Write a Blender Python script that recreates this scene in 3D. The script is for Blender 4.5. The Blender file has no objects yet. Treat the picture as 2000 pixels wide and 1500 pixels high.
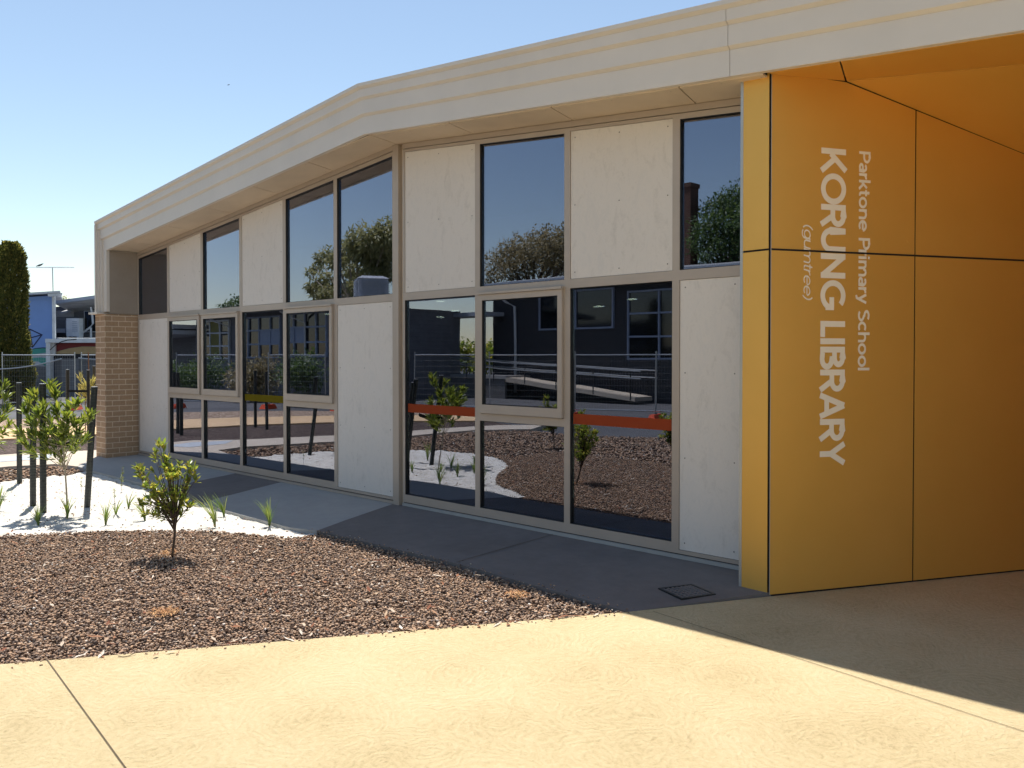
import bpy, bmesh, math, random
import numpy as np
from mathutils import Vector, noise
random.seed(7); RNG = np.random.default_rng(11)
D = bpy.data; SC = bpy.context.scene; COL = SC.collection
PI = math.pi

# World frame: X runs along the library facade (to the left in the picture), Y points out of the facade
# into the garden, Z up; the facade's frames stand in the plane y = 0 and x = 0 is the gable peak.

# ------------------------------------------------------------------ materials
class NT:
    def __init__(s, name):
        s.m = D.materials.new(name); s.m.use_nodes = True; s.t = s.m.node_tree
        s.b = s.t.nodes['Principled BSDF']; s.out = s.t.nodes['Material Output']
    def n(s, typ, **kw):
        nd = s.t.nodes.new(typ)
        for k, v in kw.items(): setattr(nd, k, v)
        return nd
    def l(s, a, b): s.t.links.new(a, b)
    def coord(s, kind='Object', scale=(1, 1, 1)):
        tc = s.n('ShaderNodeTexCoord'); mp = s.n('ShaderNodeMapping'); mp.inputs['Scale'].default_value = scale
        s.l(tc.outputs[kind], mp.inputs['Vector']); return mp.outputs['Vector']
    def noise(s, vec, scale, detail=4, rough=.55, dist=0):
        nd = s.n('ShaderNodeTexNoise'); nd.inputs['Scale'].default_value = scale
        nd.inputs['Detail'].default_value = detail; nd.inputs['Roughness'].default_value = rough
        nd.inputs['Distortion'].default_value = dist
        if vec is not None: s.l(vec, nd.inputs['Vector'])
        return nd.outputs['Fac']
    def ramp(s, fac, stops, interp='LINEAR'):
        r = s.n('ShaderNodeValToRGB'); cr = r.color_ramp; cr.interpolation = interp
        while len(cr.elements) < len(stops): cr.elements.new(.5)
        for e, (p, c) in zip(cr.elements, stops):
            e.position = p; e.color = (*c, 1) if len(c) == 3 else c
        s.l(fac, r.inputs['Fac']); return r.outputs['Color']
    def math(s, op, a, b=None):
        m = s.n('ShaderNodeMath', operation=op)
        for i, v in enumerate((a, b)):
            if v is None: continue
            if isinstance(v, (int, float)): m.inputs[i].default_value = v
            else: s.l(v, m.inputs[i])
        return m.outputs[0]
    def bump(s, h, strength=.3, dist=.01):
        b = s.n('ShaderNodeBump'); b.inputs['Strength'].default_value = strength; b.inputs['Distance'].default_value = dist
        s.l(h, b.inputs['Height']); s.l(b.outputs['Normal'], s.b.inputs['Normal']); return b
    def set(s, **kw):
        for k, v in kw.items():
            i = s.b.inputs[k]
            if hasattr(v, 'default_value') or isinstance(v, bpy.types.NodeSocket): s.l(v, i)
            else: i.default_value = (*v, 1) if isinstance(v, tuple) and len(v) == 3 else v
        return s

def plain(name, c, rough=.6, metal=0, var=.12, scale=6, spec=.5, bump=0, bscale=200):
    t = NT(name); v = t.coord()
    f = t.noise(v, scale, 5, .6)
    lo = tuple(x*(1-var) for x in c); hi = tuple(min(1, x*(1+var)) for x in c)
    t.set(**{'Base Color': t.ramp(f, [(.3, lo), (.7, hi)]), 'Roughness': rough, 'Metallic': metal, 'Specular IOR Level': spec})
    if bump: t.bump(t.noise(v, bscale, 3), bump, .002)
    return t.m

M = {}
M['frame'] = plain('powder_coat_taupe', (.44, .365, .30), .42, .15, .05, 3)
M['fascia'] = plain('powder_coat_bone', (.64, .575, .505), .45, .05, .04, 1.5)
M['soffit'] = plain('painted_sheet_beige', (.60, .49, .37), .7, 0, .07, 2.2, .3)
M['joint'] = plain('sawn_joint', (.10, .07, .04), .9, 0, .3)
M['dark_gap'] = plain('dark_gap', (.012, .010, .009), .8, 0, .2)
M['gasket'] = plain('black_gasket', (.010, .010, .010), .5, 0, .1)
M['steel'] = plain('galvanised_steel', (.40, .42, .43), .38, .75, .12, 20)
M['silver_edge'] = plain('aluminium_edge', (.46, .45, .42), .4, .5, .05)
M['white_paint'] = plain('white_paint_weathered', (.62, .64, .66), .55, 0, .12, 4)
M['blue_white'] = plain('blue_white_paint', (.30, .35, .46), .55, 0, .1, 4)
M['black_plastic'] = plain('black_plastic', (.012, .012, .013), .45, 0, .2)
M['rubber'] = plain('black_webbing', (.010, .010, .010), .8, 0, .2)
M['lettering'] = plain('cream_vinyl', (.86, .76, .62), .5, 0, .03)
M['orange_block'] = plain('orange_plastic', (.70, .075, .02), .5, 0, .15, 9)
M['carpet'] = plain('grey_carpet', (.05, .052, .055), .95, 0, .2, 40)
M['plaster'] = plain('plasterboard', (.45, .45, .42), .8, 0, .04)
M['timber'] = plain('timber_door', (.22, .10, .04), .5, 0, .25, 8)
M['weatherboard'] = None
M['bird'] = plain('dark_feathers', (.05, .05, .055), .7, 0, .3, 30)

# fibre cement: pale warm grey with cloudy vertical blooms and fine specks
t = NT('fibre_cement'); v = t.coord('Object', (1, 1, .45)); v2 = t.coord()
a = t.noise(v, 9, 9, .74, .8); b = t.noise(v2, 45, 6, .8); c = t.noise(v2, 1.6, 3)
f = t.math('ADD', t.math('MULTIPLY', a, .62), t.math('MULTIPLY', b, .26)); f = t.math('ADD', f, t.math('MULTIPLY', c, .12))
t.set(**{'Base Color': t.ramp(f, [(.28, (.47, .435, .395)), (.41, (.62, .565, .51)), (.50, (.685, .625, .565)), (.60, (.64, .59, .54)), (.76, (.77, .715, .655))]), 'Roughness': .72, 'Specular IOR Level': .3})
t.bump(b, .12, .003); M['fc'] = t.m
t = NT('fibre_cement_dark'); v = t.coord(); a = t.noise(v, 2.6, 7, .6)
t.set(**{'Base Color': t.ramp(a, [(.3, (.27, .22, .175)), (.7, (.32, .265, .215))]), 'Roughness': .75}); M['fc_dark'] = t.m

# gold composite panels
t = NT('gold_panel'); v = t.coord(); a = t.noise(v, 1.4, 4); b = t.noise(v, 260, 2)
t.set(**{'Base Color': t.ramp(a, [(.3, (.76, .42, .085)), (.7, (.80, .45, .10))]), 'Roughness': t.math('ADD', t.math('MULTIPLY', b, .12), .40), 'Metallic': .45, 'Specular IOR Level': .5})
M['gold'] = t.m

# glass: coated double glazing, reflects the garden, lets a little of the room through
t = NT('coated_glass'); t.t.nodes.remove(t.b)
v = t.coord('Object', (1, 1, .6)); wob = t.noise(v, 1.3, 1, .4); b = t.n('ShaderNodeBump'); b.inputs['Strength'].default_value = .10; b.inputs['Distance'].default_value = .007
t.l(wob, b.inputs['Height'])
fr = t.n('ShaderNodeFresnel'); fr.inputs['IOR'].default_value = 2.25
gl = t.n('ShaderNodeBsdfGlossy'); gl.inputs['Roughness'].default_value = 0.0; gl.inputs['Color'].default_value = (.80, .83, 1, 1); t.l(b.outputs['Normal'], gl.inputs['Normal'])
tr = t.n('ShaderNodeBsdfTransparent'); tr.inputs['Color'].default_value = (.42, .50, .44, 1)
mx = t.n('ShaderNodeMixShader'); t.l(t.math('MINIMUM', t.math('MULTIPLY', fr.outputs[0], 1.72), .92), mx.inputs[0]); t.l(tr.outputs[0], mx.inputs[1]); t.l(gl.outputs[0], mx.inputs[2])
t.l(mx.outputs[0], t.out.inputs['Surface']); M['glass'] = t.m

def film(name, c):
    t = NT(name); t.t.nodes.remove(t.b); v = t.coord('Object', (1, 1, 1))
    df = t.n('ShaderNodeBsdfDiffuse'); df.inputs['Color'].default_value = (*c, 1)
    tl = t.n('ShaderNodeBsdfTranslucent'); tl.inputs['Color'].default_value = (*c, 1)
    tr = t.n('ShaderNodeBsdfTransparent'); tr.inputs['Color'].default_value = (*c, 1)
    m1 = t.n('ShaderNodeMixShader'); m1.inputs[0].default_value = .35; t.l(df.outputs[0], m1.inputs[1]); t.l(tl.outputs[0], m1.inputs[2])
    m2 = t.n('ShaderNodeMixShader'); m2.inputs[0].default_value = .45; t.l(m1.outputs[0], m2.inputs[1]); t.l(tr.outputs[0], m2.inputs[2])
    t.l(m2.outputs[0], t.out.inputs['Surface']); return t.m
M['film_orange'] = film('orange_safety_film', (.66, .15, .06)); M['film_yellow'] = film('yellow_safety_film', (.36, .28, .03))

# plain dark glass for the far buildings
t = NT('far_glass'); t.set(**{'Base Color': (.012, .014, .016), 'Roughness': .06, 'Specular IOR Level': .8}); M['far_glass'] = t.m
t = NT('lit_lamp'); t.set(**{'Base Color': (.9, .85, .7), 'Emission Color': (1, .86, .62), 'Emission Strength': 5.0}); M['lamp'] = t.m

# brick (uv in metres)
def brick(name, c1, c2, mort, bw=.24, bh=.0862):
    t = NT(name); tc = t.n('ShaderNodeTexCoord'); bt = t.n('ShaderNodeTexBrick')
    t.l(tc.outputs['UV'], bt.inputs['Vector'])
    for k, v in (('Scale', 1), ('Mortar Size', .0075), ('Mortar Smooth', .2), ('Bias', 0), ('Brick Width', bw), ('Row Height', bh)): bt.inputs[k].default_value = v
    bt.inputs['Color1'].default_value = (*c1, 1); bt.inputs['Color2'].default_value = (*c2, 1); bt.inputs['Mortar'].default_value = (*mort, 1)
    nz = t.noise(tc.outputs['UV'], 30, 5, .65); mx = t.n('ShaderNodeMix', data_type='RGBA', blend_type='MULTIPLY'); mx.inputs[0].default_value = .55
    t.l(bt.outputs['Color'], mx.inputs[6]); t.l(t.ramp(nz, [(.3, (.72, .72, .72)), (.7, (1.1, 1.1, 1.1))]), mx.inputs[7])
    t.set(**{'Base Color': mx.outputs[2], 'Roughness': .85, 'Specular IOR Level': .25})
    h = t.math('SUBTRACT', t.math('MULTIPLY', nz, .25), bt.outputs['Fac']); t.bump(h, .6, .006); return t.m
M['brick'] = brick('tan_brick', (.37, .24, .145), (.41, .27, .165), (.62, .48, .35))
M['brick_red'] = brick('dark_red_brick', (.10, .045, .03), (.13, .06, .04), (.16, .13, .11))

# concrete
def concrete(name, lo, hi, blotch=1.2, bump=.15, stain=.0, rough=.85):
    t = NT(name); v = t.coord(); a = t.noise(v, blotch, 7, .62, .3); b = t.noise(v, 170, 4, .7); c = t.noise(v, 9, 5, .7)
    f = t.math('ADD', t.math('MULTIPLY', a, .6), t.math('MULTIPLY', c, .4))
    t.set(**{'Base Color': t.ramp(f, [(.32, lo), (.68, hi)]), 'Roughness': rough, 'Specular IOR Level': .3}); t.bump(b, bump, .003); return t.m
M['conc_light'] = concrete('grey_concrete', (.31, .30, .285), (.40, .39, .365), .9)
M['conc_pale'] = concrete('pale_concrete', (.44, .375, .30), (.54, .465, .375), .9)
M['conc_blue'] = concrete('bluish_concrete', (.36, .39, .42), (.45, .48, .50), 2.2)
M['conc_dark'] = concrete('charcoal_concrete', (.140, .122, .112), (.208, .184, .170), 1.3)
M['conc_tan'] = concrete('tan_path_concrete', (.55, .37, .20), (.66, .46, .27), .8)
M['asphalt'] = concrete('asphalt', (.075, .075, .080), (.12, .12, .125), .4, .4)
M['earth'] = concrete('bare_earth', (.09, .07, .05), (.15, .12, .09), .15, .4)

# yellow trowelled concrete: overlapping fans of fine arcs
t = NT('yellow_trowelled_concrete'); v = t.coord(); wn = t.n('ShaderNodeTexNoise'); wn.inputs['Scale'].default_value = 2.2; wn.inputs['Detail'].default_value = 3; t.l(v, wn.inputs['Vector'])
add = t.n('ShaderNodeMixRGB', blend_type='ADD'); add.inputs[0].default_value = .30; t.l(v, add.inputs[1]); t.l(wn.outputs['Color'], add.inputs[2])
def fans(scale, freq, seed):
    mp = t.n('ShaderNodeMapping'); mp.inputs['Location'].default_value = (seed*3.7, seed*1.9, 0); t.l(add.outputs[0], mp.inputs['Vector'])
    vo = t.n('ShaderNodeTexVoronoi', voronoi_dimensions='2D'); vo.inputs['Scale'].default_value = scale; t.l(mp.outputs[0], vo.inputs['Vector'])
    jit = t.noise(v, 22, 4, .65); return vo.outputs['Distance'], t.math('SINE', t.math('ADD', t.math('MULTIPLY', vo.outputs['Distance'], freq), t.math('MULTIPLY', jit, 10)))
d1_, a1 = fans(1.7, 95, 0); d2_, a2 = fans(2.6, 60, 5)
grit = t.noise(v, 85, 6, .8); mid = t.noise(v, 19, 5, .7, 1.0); patch = t.noise(v, 1.1, 4, .6, .5); pm = t.noise(v, 4.2, 4, .62, .6)
msk = t.ramp(pm, [(.40, (0, 0, 0)), (.60, (1, 1, 1))]); m2 = t.ramp(pm, [(.40, (1, 1, 1)), (.60, (0, 0, 0))])
lines = t.math('ADD', t.math('MULTIPLY', a1, msk), t.math('MULTIPLY', a2, m2))
h = t.math('ADD', t.math('MULTIPLY', lines, .30), t.math('MULTIPLY', grit, 2.2)); h = t.math('ADD', h, t.math('MULTIPLY', mid, 1.6)); h = t.math('ADD', h, t.math('MULTIPLY', d1_, 2.2))
f = t.math('ADD', t.math('MULTIPLY', patch, .19), t.math('MULTIPLY', mid, .38)); f = t.math('ADD', f, t.math('MULTIPLY', grit, .38)); f = t.math('ADD', f, t.math('MULTIPLY', d1_, .125)); f = t.math('ADD', f, t.math('MULTIPLY', lines, .034))
t.set(**{'Base Color': t.ramp(f, [(.34, (.45, .345, .185)), (.47, (.60, .472, .265)), (.57, (.66, .53, .310)), (.72, (.71, .59, .37))]), 'Roughness': .85, 'Specular IOR Level': .25})
t.bump(h, 1.0, .006); M['yellow'] = t.m

# sand
t = NT('white_sand'); v = t.coord(); a = t.noise(v, 7, 8, .7, .5); sp = t.noise(v, 48, 4, .8)
dk = t.ramp(sp, [(.0, (0, 0, 0)), (.60, (0, 0, 0)), (.66, (1, 1, 1))])
mx = t.n('ShaderNodeMix', data_type='RGBA'); t.l(dk, mx.inputs[0]); t.l(t.ramp(a, [(.3, (.48, .44, .38)), (.5, (.66, .63, .57)), (.7, (.72, .69, .63))]), mx.inputs[6]); mx.inputs[7].default_value = (.27, .22, .17, 1)
t.set(**{'Base Color': mx.outputs[2], 'Roughness': .95, 'Specular IOR Level': .1}); t.bump(t.math('ADD', a, sp), .7, .02); M['sand'] = t.m

def islands(name, stops, rough=.9, spec=.2, bump=0):
    t = NT(name); g = t.n('ShaderNodeNewGeometry'); cr = t.ramp(g.outputs['Random Per Island'], stops)
    v = t.coord(); nz = t.noise(v, 120, 3, .7); mx = t.n('ShaderNodeMix', data_type='RGBA', blend_type='MULTIPLY'); mx.inputs[0].default_value = .7
    t.l(cr, mx.inputs[6]); t.l(t.ramp(nz, [(.3, (.55, .55, .55)), (.7, (1.25, 1.25, 1.25))]), mx.inputs[7])
    t.set(**{'Base Color': mx.outputs[2], 'Roughness': rough, 'Specular IOR Level': spec}); return t.m
M['scoria'] = islands('scoria_stones', [(0, (.11, .085, .075)), (.16, (.22, .16, .125)), (.45, (.41, .265, .175)), (.66, (.53, .345, .22)), (.80, (.30, .23, .19)), (.93, (.62, .43, .29)), (.985, (.60, .48, .37)), (1, (.78, .74, .68))])
M['litter'] = islands('dry_litter', [(0, (.16, .06, .035)), (.35, (.28, .13, .07)), (.6, (.42, .30, .20)), (.8, (.62, .56, .48)), (1, (.30, .17, .09))])
M['straw'] = islands('dry_straw', [(0, (.30, .12, .05)), (.5, (.48, .25, .11)), (1, (.58, .36, .18))])
def mulch(name, stops, sc):
    t = NT(name); v = t.coord(); vo = t.n('ShaderNodeTexVoronoi'); vo.inputs['Scale'].default_value = sc; t.l(v, vo.inputs['Vector'])
    sep = t.n('ShaderNodeSeparateColor'); t.l(vo.outputs['Color'], sep.inputs[0]); nz = t.noise(v, sc*.6, 4, .7)
    f = t.math('ADD', t.math('MULTIPLY', sep.outputs[0], .6), t.math('MULTIPLY', nz, .4))
    t.set(**{'Base Color': t.ramp(f, stops), 'Roughness': .95, 'Specular IOR Level': .1}); t.bump(t.math('ADD', sep.outputs[1], vo.outputs['Distance']), 1.0, .03); return t.m
M['gravel_base'] = mulch('gravel_bed', [(.1, (.020, .015, .013)), (.6, (.07, .045, .035)), (.9, (.13, .085, .06))], 42)
M['mulch_dark'] = mulch('dark_gravel', [(.1, (.035, .028, .026)), (.55, (.11, .08, .07)), (.9, (.22, .17, .14))], 26)
M['mulch_pale'] = mulch('pale_woodchip', [(.1, (.10, .065, .045)), (.5, (.34, .24, .17)), (.9, (.62, .50, .40))], 20)

# foliage
def leaf(name, stops, trans=.45, rough=.38, spec=.5):
    t = NT(name); g = t.n('ShaderNodeNewGeometry'); cr = t.ramp(g.outputs['Random Per Island'], stops)
    t.set(**{'Base Color': cr, 'Roughness': rough, 'Specular IOR Level': spec})
    tl = t.n('ShaderNodeBsdfTranslucent'); hs = t.n('ShaderNodeHueSaturation'); hs.inputs['Value'].default_value = 1.9; hs.inputs['Saturation'].default_value = 1.1; hs.inputs['Hue'].default_value = .485
    t.l(cr, hs.inputs['Color']); t.l(hs.outputs[0], tl.inputs['Color'])
    mx = t.n('ShaderNodeMixShader'); mx.inputs[0].default_value = trans; t.l(t.b.outputs[0], mx.inputs[1]); t.l(tl.outputs[0], mx.inputs[2]); t.l(mx.outputs[0], t.out.inputs['Surface']); return t.m
M['leaf_bush'] = leaf('glossy_leaves', [(0, (.085, .14, .030)), (.35, (.16, .22, .045)), (.7, (.25, .28, .06)), (.94, (.36, .34, .075)), (.995, (.42, .35, .08)), (1, (.40, .15, .05))], .52, .32, .6)
M['leaf_long'] = leaf('long_leaves', [(0, (.075, .115, .025)), (.4, (.13, .18, .035)), (.8, (.20, .24, .045)), (1, (.27, .28, .06))], .45, .4)
M['leaf_grass'] = leaf('strappy_leaves', [(0, (.08, .14, .03)), (.5, (.13, .20, .04)), (1, (.24, .27, .08))], .4, .4)
M['leaf_wisp'] = leaf('wispy_leaves', [(0, (.25, .24, .07)), (.5, (.34, .32, .10)), (1, (.42, .38, .14))], .4, .6)
M['leaf_dark'] = leaf('dark_leaves', [(0, (.03, .06, .02)), (.5, (.065, .11, .035)), (1, (.12, .17, .05))], .3, .5)
M['leaf_gum'] = leaf('gum_leaves', [(0, (.16, .17, .075)), (.5, (.27, .27, .12)), (1, (.38, .36, .17))], .35, .5)
M['leaf_broad'] = leaf('olive_leaves', [(0, (.14, .125, .065)), (.5, (.24, .205, .11)), (1, (.33, .28, .15))], .3, .5)
M['leaf_cypress'] = leaf('cypress_sprays', [(0, (.045, .058, .018)), (.45, (.10, .11, .03)), (.85, (.17, .165, .042)), (1, (.32, .27, .08))], .42, .7, .2)
M['bark'] = plain('bark', (.10, .07, .05), .9, 0, .3, 40)
M['bark_pale'] = plain('pale_bark', (.36, .30, .22), .85, 0, .25, 14)
M['twig'] = plain('young_stem', (.19, .13, .085), .8, 0, .2, 60)
t = NT('stake_plastic'); v = t.coord('Object', (1, 1, 1)); a = t.noise(v, 22, 5, .7); sepz = t.n('ShaderNodeSeparateXYZ'); t.l(v, sepz.inputs[0])
ring = t.math('SINE', t.math('MULTIPLY', sepz.outputs[2], 190)); f = t.math('ADD', a, t.math('MULTIPLY', ring, .10))
t.set(**{'Base Color': t.ramp(f, [(.3, (.010, .013, .013)), (.7, (.026, .034, .032))]), 'Roughness': .5}); t.bump(ring, .25, .004); M['stake'] = t.m

# far painted walls
M['mural_blue'] = plain('mural_blue', (.20, .33, .66), .75, 0, .05, 1.5)
M['mural_line'] = plain('mural_navy', (.016, .020, .075), .75, 0, .05)
M['mural_black'] = plain('mural_black', (.012, .012, .016), .75, 0, .05)
M['mural_teal'] = plain('mural_teal', (.06, .30, .25), .75, 0, .05)
M['mural_tan'] = plain('mural_tan', (.40, .29, .15), .75, 0, .08)
M['mural_red'] = plain('mural_maroon', (.17, .025, .025), .75, 0, .08)
M['mural_grey'] = plain('mural_pale', (.40, .42, .46), .75, 0, .1)
def boards(name, c, pitch=.15, rough=.7):
    t = NT(name); v = t.coord(); s = t.n('ShaderNodeSeparateXYZ'); t.l(v, s.inputs[0])
    fr = t.math('FRACT', t.math('DIVIDE', s.outputs[2], pitch)); nz = t.noise(v, 3, 5, .6)
    line = t.ramp(fr, [(0, (.35, .35, .35)), (.07, (1, 1, 1)), (1, (.93, .93, .93))])
    mx = t.n('ShaderNodeMix', data_type='RGBA', blend_type='MULTIPLY'); mx.inputs[0].default_value = 1
    t.l(t.ramp(nz, [(.3, tuple(x*.85 for x in c)), (.7, tuple(x*1.12 for x in c))]), mx.inputs[6]); t.l(line, mx.inputs[7])
    t.set(**{'Base Color': mx.outputs[2], 'Roughness': rough}); t.bump(fr, .6, .02); return t.m
M['weatherboard'] = boards('charcoal_weatherboard', (.045, .046, .052))
M['boards_grey'] = boards('grey_weatherboard', (.17, .172, .185), .18)
M['boards_pale'] = boards('pale_weatherboard', (.45, .45, .44), .2)
M['slats_grey'] = boards('weathered_skirting_boards', (.20, .195, .19), .14, .9)
M['sheet_roof'] = plain('galvanised_roof', (.42, .43, .44), .45, .4, .12, 2)
M['gutter'] = plain('pale_gutter', (.36, .40, .46), .5, 0, .1, 3)
t = NT('shade_cloth'); t.t.nodes.remove(t.b); df = t.n('ShaderNodeBsdfDiffuse'); df.inputs['Color'].default_value = (.02, .022, .024, 1); tr = t.n('ShaderNodeBsdfTransparent')
mx = t.n('ShaderNodeMixShader'); mx.inputs[0].default_value = .72; t.l(df.outputs[0], mx.inputs[1]); t.l(tr.outputs[0], mx.inputs[2]); t.l(mx.outputs[0], t.out.inputs['Surface']); M['shade_cloth'] = t.m

# ------------------------------------------------------------------ mesh helpers
class MB:
    def __init__(s): s.v = []; s.f = []; s.uv = []; s.mi = []
    def add(s, vs, fs, mi=0):
        o = len(s.v); s.v += [tuple(p) for p in vs]; s.f += [tuple(i+o for i in f) for f in fs]; s.mi += [mi]*len(fs); return s
    def quad(s, a, b, c, d, mi=0): return s.add((a, b, c, d), ((0, 1, 2, 3),), mi)
    def box(s, x0, x1, y0, y1, z0, z1, mi=0):
        p = [(x, y, z) for z in (z0, z1) for y in (y0, y1) for x in (x0, x1)]
        return s.add(p, ((0, 2, 3, 1), (4, 5, 7, 6), (0, 1, 5, 4), (1, 3, 7, 5), (3, 2, 6, 7), (2, 0, 4, 6)), mi)
    def loft(s, A, B, mi=0, caps=True):            # A and B: equal-length closed loops
        n = len(A); fs = [(i, (i+1) % n, n+(i+1) % n, n+i) for i in range(n)]
        if caps: fs += [tuple(range(n-1, -1, -1)), tuple(range(n, 2*n))]
        return s.add(list(A)+list(B), fs, mi)
    def prism_y(s, poly, y0, y1, mi=0): return s.loft([(x, y0, z) for x, z in poly], [(x, y1, z) for x, z in poly], mi)
    def prism_z(s, poly, z0, z1, mi=0): return s.loft([(x, y, z0) for x, y in poly], [(x, y, z1) for x, y in poly], mi)
    def obox(s, o, ex, ey, ez, mi=0):              # oriented box from corner o and three edge vectors
        o, ex, ey, ez = map(Vector, (o, ex, ey, ez)); p = [o+ex*i+ey*j+ez*k for k in (0, 1) for j in (0, 1) for i in (0, 1)]
        return s.add(p, ((0, 2, 3, 1), (4, 5, 7, 6), (0, 1, 5, 4), (1, 3, 7, 5), (3, 2, 6, 7), (2, 0, 4, 6)), mi)
    def tube(s, path, r, n=8, mi=0):
        P = [Vector(p) for p in path]; R = r if isinstance(r, (list, tuple)) else [r]*len(P); rings = []
        for i, p in enumerate(P):
            d = (P[min(i+1, len(P)-1)]-P[max(i-1, 0)]).normalized()
            u = d.cross(Vector((0, 0, 1)) if abs(d.z) < .95 else Vector((1, 0, 0))).normalized(); w = u.cross(d)
            rings.append([p+(u*math.cos(2*PI*k/n)+w*math.sin(2*PI*k/n))*R[i] for k in range(n)])
        o = len(s.v); s.v += [tuple(q) for rg in rings for q in rg]
        for i in range(len(P)-1):
            for k in range(n): s.f.append((o+i*n+k, o+i*n+(k+1) % n, o+(i+1)*n+(k+1) % n, o+(i+1)*n+k)); s.mi.append(mi)
        s.f.append(tuple(o+k for k in range(n-1, -1, -1))); s.f.append(tuple(o+(len(P)-1)*n+k for k in range(n))); s.mi += [mi, mi]
        return s
    def dome(s, c, nrm, r, n=6, mi=0):
        c = Vector(c); nrm = Vector(nrm).normalized(); u = nrm.orthogonal().normalized(); w = nrm.cross(u)
        ring = [c+(u*math.cos(2*PI*k/n)+w*math.sin(2*PI*k/n))*r for k in range(n)]
        ring2 = [c+nrm*r*.35+(u*math.cos(2*PI*k/n)+w*math.sin(2*PI*k/n))*r*.6 for k in range(n)]
        return s.loft(ring, ring2, mi)
    def build(s, name, mats, parent=None, smooth=False, boxuv=False, loc=None, fixn=True):
        me = D.meshes.new(name); me.from_pydata(s.v, [], s.f); me.update()
        if not isinstance(mats, (list, tuple)): mats = [mats]
        for m in mats: me.materials.append(m)
        if len(mats) > 1: me.polygons.foreach_set('material_index', s.mi)
        if fixn:
            bm = bmesh.new(); bm.from_mesh(me); bmesh.ops.recalc_face_normals(bm, faces=bm.faces); bm.to_mesh(me); bm.free()
        if smooth: me.polygons.foreach_set('use_smooth', [True]*len(me.polygons))
        if boxuv:
            uvl = me.uv_layers.new(name='UVMap')
            for p in me.polygons:
                nx, ny, nz = (abs(q) for q in p.normal)
                for li in p.loop_indices:
                    c = me.vertices[me.loops[li].vertex_index].co
                    uvl.data[li].uv = (c.x, c.z) if ny >= max(nx, nz) else ((c.y, c.z) if nx >= nz else (c.x, c.y))
        o = D.objects.new(name, me); COL.objects.link(o)
        if parent: o.parent = parent
        if loc: o.location = loc
        return o

def np_obj(name, V, F, mat, parent=None, loc=None, smooth=False):   # fast mesh from numpy arrays, F of equal-size faces
    me = D.meshes.new(name); k = F.shape[1]
    me.vertices.add(len(V)); me.vertices.foreach_set('co', np.ascontiguousarray(V, dtype=np.float32).ravel())
    me.loops.add(F.size); me.loops.foreach_set('vertex_index', np.ascontiguousarray(F, dtype=np.int32).ravel())
    me.polygons.add(len(F)); me.polygons.foreach_set('loop_start', np.arange(0, F.size, k, dtype=np.int32))
    me.update(calc_edges=True); me.validate(); me.materials.append(mat)
    if smooth: me.polygons.foreach_set('use_smooth', [True]*len(me.polygons))
    o = D.objects.new(name, me); COL.objects.link(o)
    if parent: o.parent = parent
    if loc: o.location = loc
    return o

def tag(o, label=None, cat=None, group=None, kind=None):
    for k, v in (('label', label), ('category', cat), ('group', group), ('kind', kind)):
        if v: o[k] = v
    return o
def thing(name, label, cat, loc=(0, 0, 0), rz=0, group=None):
    o = D.objects.new(name, None); COL.objects.link(o); o.location = loc; o.rotation_euler = (0, 0, rz); o.empty_display_size = .2
    return tag(o, label, cat, group)
def dup(root, loc, rz, label):
    r = root.copy(); COL.objects.link(r); r.location = loc; r.rotation_euler = (0, 0, rz); r['label'] = label
    for ch in list(root.children):
        c = ch.copy(); COL.objects.link(c); c.parent = r
        for g in ch.children:
            d = g.copy(); COL.objects.link(d); d.parent = c
    return r
def inside(pts, poly):
    x, y = pts[:, 0], pts[:, 1]; r = np.zeros(len(pts), bool); n = len(poly)
    for i in range(n):
        x0, y0 = poly[i]; x1, y1 = poly[(i+1) % n]
        if y0 == y1: continue
        c = ((y0 > y) != (y1 > y)) & (x < (x1-x0)*(y-y0)/(y1-y0)+x0); r ^= c
    return r

# ------------------------------------------------------------------ camera (a phone held at 1.66 m)
CAM = Vector((-7.2927, 5.8084, 1.66)); YAW = math.radians(223.632); RIGHT = Vector((-.7238, -.6900, 0)); FWD = Vector((.6900, -.7238, 0))
cd = D.cameras.new('camera'); cam = D.objects.new('camera', cd); COL.objects.link(cam); SC.camera = cam
cam.location = CAM; cam.rotation_euler = (math.radians(90)-25/1640, 0, YAW)
cd.sensor_width = 36; cd.lens = 36*1640/2000; cd.shift_y = -28/2000; cd.clip_end = 3000; cd.clip_start = .05
SC.render.resolution_x = 1024; SC.render.resolution_y = 768
def at(px, py, d):      # a point d metres ahead of the standpoint, measured off the photograph
    return CAM+RIGHT*((px-1000)*d/1640)+FWD*d+Vector((0, 0, (697-py)*d/1640))
def gp(px, py, z=0.):   # ground point measured off the photograph
    d = (1.66-z)*1640/(py-697); p = at(px, 697, d); p.z = z; return p

# ------------------------------------------------------------------ light
SUN = Vector((.34, -.19, 1)).normalized(); EL = math.asin(SUN.z); AZ = math.atan2(SUN.x, SUN.y)
w = D.worlds.new('World'); SC.world = w; w.use_nodes = True; nt = w.node_tree
sk = nt.nodes.new('ShaderNodeTexSky'); sk.sky_type = 'NISHITA'; sk.sun_disc = False; sk.sun_elevation = EL; sk.sun_rotation = AZ
sk.air_density = 1.0; sk.dust_density = .25; sk.ozone_density = 1.6; sk.altitude = 30
bg = nt.nodes['Background']; bg.inputs['Strength'].default_value = .112; wb = nt.nodes.new('ShaderNodeMix'); wb.data_type = 'RGBA'; wb.blend_type = 'MULTIPLY'; wb.inputs[0].default_value = 1; wb.inputs[7].default_value = (.985, .915, .815, 1); nt.links.new(sk.outputs[0], wb.inputs[6]); nt.links.new(wb.outputs[2], bg.inputs['Color'])
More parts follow.
